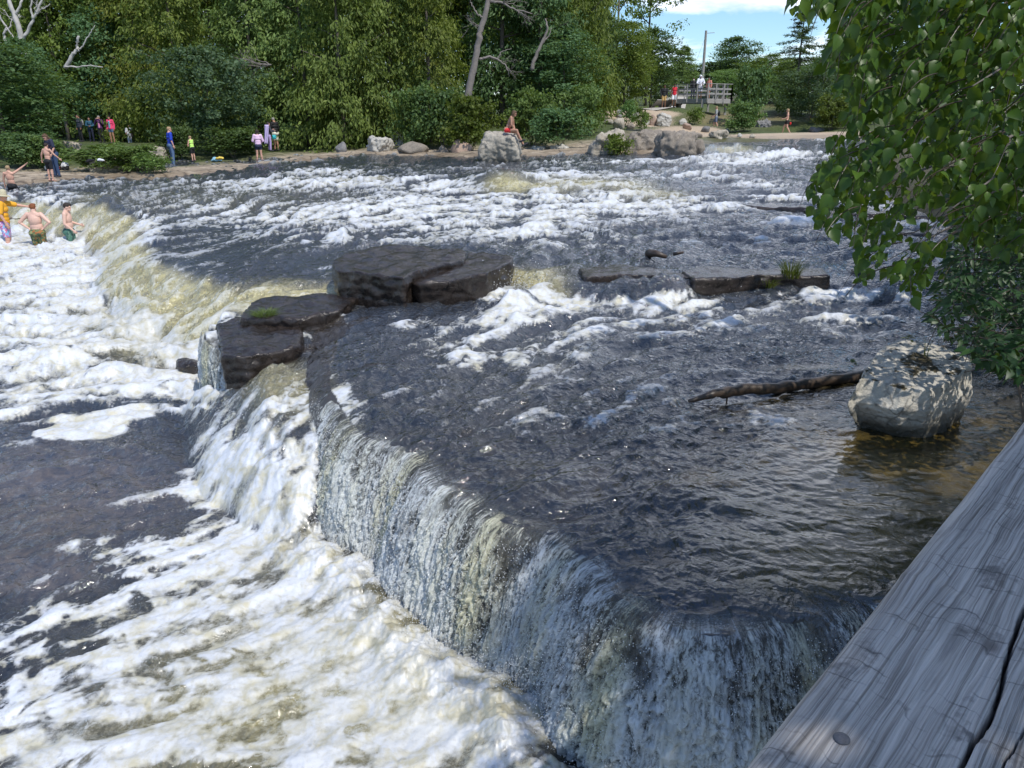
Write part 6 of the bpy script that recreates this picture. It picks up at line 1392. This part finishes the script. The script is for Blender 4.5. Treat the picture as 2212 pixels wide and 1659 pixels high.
# ---------------------------------------------------------------- railing under the viewer
RZ = EYE-.45
r0 = W(1600, 1659, RZ); r1 = W(2212, 905, RZ); rd = (r1-r0); rd.z = 0; rd.normalize(); rn = Vector((rd.y, -rd.x, 0))   # rn points to the viewer's side
RW = .235; RT = .04
rail = empty('wooden_railing', r0+Vector((0, 0, -RZ+RZ)), 0, 'weathered grey timber railing with a wide cracked top board, close at the lower right', 'railing')
def board():
    Ls = np.linspace(-1.3, 2.6, 1500); Ws = np.concatenate([[-.0], np.linspace(.002, RW-.002, 200), [RW]])
    S, T = np.meshgrid(Ls, Ws)
    g = fbm2(S*1.2, T*60+1.5*fbm2(S*2, T*6, 3), 3)
    h = .0012*g+.0006*fbm2(S*3, T*240, 2)
    e = np.minimum(T, RW-T); h = h-.006*np.exp(-e/.004)-.003*ss(.02, 0, e)*(1+fbm2(S*6, T*0, 3))
    # the long split, where the photograph shows it
    C = [(2212, 1320), (2190, 1375), (2172, 1440), (2160, 1500), (2135, 1560), (2100, 1610), (2075, 1659), (2050, 1720)]
    cs = [W(a, b, RZ) for a, b in C]; cs = [((q-r0).dot(rd), (q-r0).dot(rn)) for q in cs]; cs.sort()
    sx = [q[0] for q in cs]; sy = [q[1] for q in cs]; lo, hi = sx[0]-.06, sx[-1]+.05
    cy = np.interp(S, sx, sy)+.0015*fbm2(S*40, T*0, 3); w_ = .0030*ss(lo, lo+.05, S)*ss(hi, hi-.06, S)*(.7+.5*fbm2(S*14, T*0+4, 3))
    ck = ss(1.0, .3, np.abs(T-cy)/np.maximum(w_, 1e-5))*(w_ > 2e-4); h = h-.020*ck
    # second fine check
    cy2 = cy+.022; w2 = .0012*ss(lo, lo+.04, S)*ss(lo+.20, lo+.12, S); ck2 = ss(1, .3, np.abs(T-cy2)/np.maximum(w2, 1e-5))*(w2 > 1e-4); h -= .01*ck2
    # dent
    a = W(1945, 1225, RZ); b = W(2130, 1330, RZ); a2 = ((a-r0).dot(rd), (a-r0).dot(rn)); b2 = ((b-r0).dot(rd), (b-r0).dot(rn))
    tt = np.clip((T-a2[1])/(b2[1]-a2[1]), 0, 1); sx_ = a2[0]+(b2[0]-a2[0])*tt; h += .0022*np.exp(-((S-sx_)/.010)**2)*ss(b2[1]+.01, b2[1]-.02, T)
    X = r0.x+rd.x*S+rn.x*T; Yy = r0.y+rd.y*S+rn.y*T
    V = np.stack([X, Yy, RZ+h], -1).reshape(-1, 3); Fs = gridf(len(Ws), len(Ls)); n0 = len(V); nc = len(Ls)
    # sides and underside
    bot = V.copy()[:nc]; bot[:, 2] = RZ-RT; bot2 = V.copy()[-nc:]; bot2[:, 2] = RZ-RT
    V = np.concatenate([V, bot, bot2]); i = np.arange(nc-1)
    F1 = np.stack([n0+i, n0+i+1, i+1, i], 1); k = n0-nc; F2 = np.stack([k+i, k+i+1, n0+nc+i+1, n0+nc+i], 1); F3 = np.stack([n0+nc+i, n0+nc+i+1, n0+i+1, n0+i], 1)
    me = mesh_np('top_board', V-np.array(rail.location), np.concatenate([Fs, F1, F2, F3]))
    z0 = np.zeros(2*nc); attr(me, 'ls', np.concatenate([S.ravel(), Ls, Ls])); attr(me, 'ws', np.concatenate([T.ravel(), z0-.03, z0[:0]])[:n0+2*nc] if False else np.concatenate([T.ravel(), np.full(nc, -.02), np.full(nc, RW+.02)]))
    attr(me, 'crack', np.concatenate([np.maximum(ck, ck2).ravel(), z0]))
    return me
n = N('weathered_board'); ls = n.attr('ls'); ws = n.attr('ws'); ck = n.attr('crack')
kx, kt = None, None
kq = W(2140, 1395, RZ); ks, kw = (kq-r0).dot(rd), (kq-r0).dot(rn)
# grain bends round a knot
dx = n.math('SUBTRACT', ls, ks); dy = n.math('SUBTRACT', ws, kw)
r2 = n.math('ADD', n.math('MULTIPLY', n.math('MULTIPLY', dx, dx), .30), n.math('MULTIPLY', dy, dy))
bend = n.math('DIVIDE', n.math('MULTIPLY', dy, .0011), n.math('ADD', r2, .0009))
wv = n.math('ADD', ws, n.math('MULTIPLY', bend, -.012))
wv = n.math('ADD', wv, n.math('MULTIPLY', n.noise(n.n('ShaderNodeCombineXYZ', {0: n.math('MULTIPLY', ls, 4.0), 1: n.math('MULTIPLY', ws, 16.0), 2: 0.0}).outputs[0], 1, 3), .018))
def gv(a, b, z=0.): return n.n('ShaderNodeCombineXYZ', {0: n.math('MULTIPLY', ls, a), 1: n.math('MULTIPLY', wv, b), 2: z}).outputs[0]
g1 = n.noise(gv(2.5, 190), 1, 4, .6, .2); g2 = n.noise(gv(7, 620, 3), 1, 3, .6); g3 = n.noise(gv(5, 42, 7), 1, 4, .6); g4 = n.noise(gv(16, 20, 9), 1, 5, .65)
c = n.mix(n.ramp(g1, [(.36, 0), (.62, 1)]), (.14, .122, .105), (.52, .475, .425))
c = n.mix(n.ramp(g2, [(.45, 0), (.65, .55)]), c, (.65, .61, .56))
c = n.mix(n.ramp(g3, [(.25, .7), (.45, 0)]), c, (.085, .078, .072))
c = n.mix(n.ramp(g4, [(.58, 0), (.68, .65)]), c, (.06, .052, .048))
c = n.mix(n.ramp(n.noise(gv(9, 14, 21), 1, 4, .6), [(.66, 0), (.74, .6)]), c, (.42, .36, .29))
kn = n.ramp(n.math('SQRT', r2), [(.003, 1), (.009, 0)]); c = n.mix(kn, c, (.16, .135, .12))
arcs = n.n('ShaderNodeTexWave', {'Vector': n.n('ShaderNodeCombineXYZ', {0: n.math('MULTIPLY', ls, 9), 1: n.math('MULTIPLY', ws, 9), 2: 0.0}).outputs[0], 'Scale': 1.2, 'Distortion': 9.0, 'Detail': 3.0, 'Detail Scale': 1.6}).outputs['Fac']
c = n.mix(n.math('MULTIPLY', n.ramp(arcs, [(.0, .6), (.035, 0)]), n.ramp(g4, [(.45, 0), (.6, 1)])), c, (.05, .045, .045))
c = n.mix(ck, c, (.012, .010, .009))
hh = n.math('ADD', n.math('MULTIPLY', g1, 1.0), n.math('MULTIPLY', g2, .4))
M['board'] = n.out(n.bsdf(base=c, rough=.75, normal=n.bump(hh, 1.0, .004)))
bme = board(); bme.materials.append(M['board']); obj('top_board', bme, rail)
q = W(1818, 1597, RZ); mb = MB(); V, Fs = ellipsoid((q.x-rail.location.x, q.y-rail.location.y, .0005), (.0062, .0062, .0032), None, 24, 12); mb.add(V, Fs)
mb.build('nail', m_plain('rusty_nail', (.10, .10, .11), .5, .4, 300, .3), rail, True)
for t in (-1.0, .75, 2.35):
    p = rd*t+rn*(RW*.5); mb = MB(); mb.box((p.x, p.y, -RT-.64), (.09, .09, 1.26), Matrix.Rotation(atan2(rd.y, rd.x), 3, 'Z')); mb.build('post', M['timber'], rail)
for h in (-.45, -.85):
    a = rd*-1.3+rn*(RW*.5-.066)+Vector((0, 0, h)); b = rd*2.6+rn*(RW*.5-.066)+Vector((0, 0, h)); mb = MB(); mb.bar(a, b, .038, .12); mb.build('rail', M['timber'], rail)
# platform under the viewer
dk = empty('viewing_platform', (r0.x, r0.y, RZ-1.32), 0, 'grey plank floor of the near viewing platform below the railing', 'platform')
for k in range(14):
    a = rd*-1.4+rn*(.03+k*.145+.07); b = rd*2.7+rn*(.03+k*.145+.07); mb = MB(); mb.bar(a, b, .138, .036); mb.build('plank', M['timber'], dk)
for t in (-1.2, 1.2, 2.5):
    a = rd*t+rn*.03+Vector((0, 0, -.11)); b = rd*t+rn*2.1+Vector((0, 0, -.11)); mb = MB(); mb.bar(a, b, .05, .18); mb.build('joist', M['timber'], dk)
for t, s in ((.0, 1.9), (2.4, .6), (2.4, 1.9)):
    p = rd*t+rn*s; mb = MB(); mb.box((p.x, p.y, -.11-.8), (.14, .14, 1.42)); mb.build('support_post', M['timber'], dk)
# ---------------------------------------------------------------- light, sky, camera
SUN_EL, SUN_AZ = R(56), R(140)     # azimuth clockwise from +Y
wd = bpy.data.worlds.new('World'); sc.world = wd; wd.use_nodes = True; nt = wd.node_tree; nt.nodes.clear()
class NW(N):
    def __init__(s, t): s.t = t
n = NW(nt)
sky = n.n('ShaderNodeTexSky', sky_type='NISHITA', sun_disc=False, sun_elevation=SUN_EL, sun_rotation=SUN_AZ, altitude=200, air_density=1.1, dust_density=.1, ozone_density=3.0).outputs[0]
sky = n.mix(1.0, sky, (.74, .90, 1.08), 'MULTIPLY')
dirv = n.n('ShaderNodeTexCoord').outputs['Generated']
sx = n.n('ShaderNodeSeparateXYZ', {0: dirv}); zz = n.math('MAXIMUM', sx.outputs[2], .02)
cx = n.math('DIVIDE', sx.outputs[0], n.math('ADD', zz, .10)); cy = n.math('DIVIDE', sx.outputs[1], n.math('ADD', zz, .10))
cv = n.n('ShaderNodeCombineXYZ', {0: n.math('MULTIPLY', cx, 1.0), 1: n.math('MULTIPLY', cy, 1.0), 2: 1.7}).outputs[0]
cl = n.noise(cv, .55, 8, .58, .4)
cf = n.ramp(n.math('ADD', cl, n.math('MULTIPLY', n.ramp(sx.outputs[1], [(0, 0), (.3, 1)]), n.ramp(sx.outputs[2], [(.13, 0), (.26, .055), (.55, .055), (.75, 0)]))), [(.50, 0), (.64, 1)])  # unseen northern cloud cover added to brighten reflections in the water
cc = n.mix(n.ramp(n.noise(cv, 1.3, 5), [(.3, 0), (.7, 1)]), (6.0, 6.6, 8.0), (13.5, 13.8, 14.8))
ex = n.math('DIVIDE', n.math('SUBTRACT', sx.outputs[0], .27), .17); ez = n.math('DIVIDE', n.math('SUBTRACT', sx.outputs[2], .128), .030)
el_ = n.math('ADD', n.math('MULTIPLY', ex, ex), n.math('MULTIPLY', ez, ez))
bank = n.ramp(n.math('ADD', n.math('MULTIPLY', el_, -.5), n.noise(n.vmul(dirv, (9, 9, 26)), 1, 5, .6)), [(.12, 0), (.34, 1)])
cf = n.math('MAXIMUM', cf, bank)
skyc = n.mix(n.math('MULTIPLY', cf, .92), sky, cc)
bg = n.n('ShaderNodeBackground', {'Color': skyc, 'Strength': .13}); wo = n.n('ShaderNodeOutputWorld'); nt.links.new(bg.outputs[0], wo.inputs[0])
sl = bpy.data.lights.new('sun', 'SUN'); sl.energy = 3.4; sl.angle = R(.6); sl.color = (1, .95, .87)
so = bpy.data.objects.new('sun', sl); COL.objects.link(so)
sd = Vector((sin(SUN_AZ)*cos(SUN_EL), cos(SUN_AZ)*cos(SUN_EL), sin(SUN_EL))); so.rotation_euler = sd.to_track_quat('Z', 'Y').to_euler()
cam = bpy.data.cameras.new('camera'); co = bpy.data.objects.new('camera', cam); COL.objects.link(co); sc.camera = co
cam.sensor_width = 36; cam.lens = 36*F/2212; cam.clip_end = 5000; cam.clip_start = .05
co.location = (0, 0, EYE); co.rotation_euler = (R(90)-PITCH, 0, 0)
sc.view_settings.view_transform = 'Standard'; sc.view_settings.look = 'None'; sc.view_settings.exposure = .26; sc.view_settings.gamma = 1; sc.view_settings.use_curve_mapping = False
sc.cycles.max_bounces = 8; sc.cycles.transparent_max_bounces = 12; sc.cycles.use_denoising = True
for o in list(COL.objects):
    if o.parent is None and o.type == 'EMPTY' and not o.children: bpy.data.objects.remove(o)
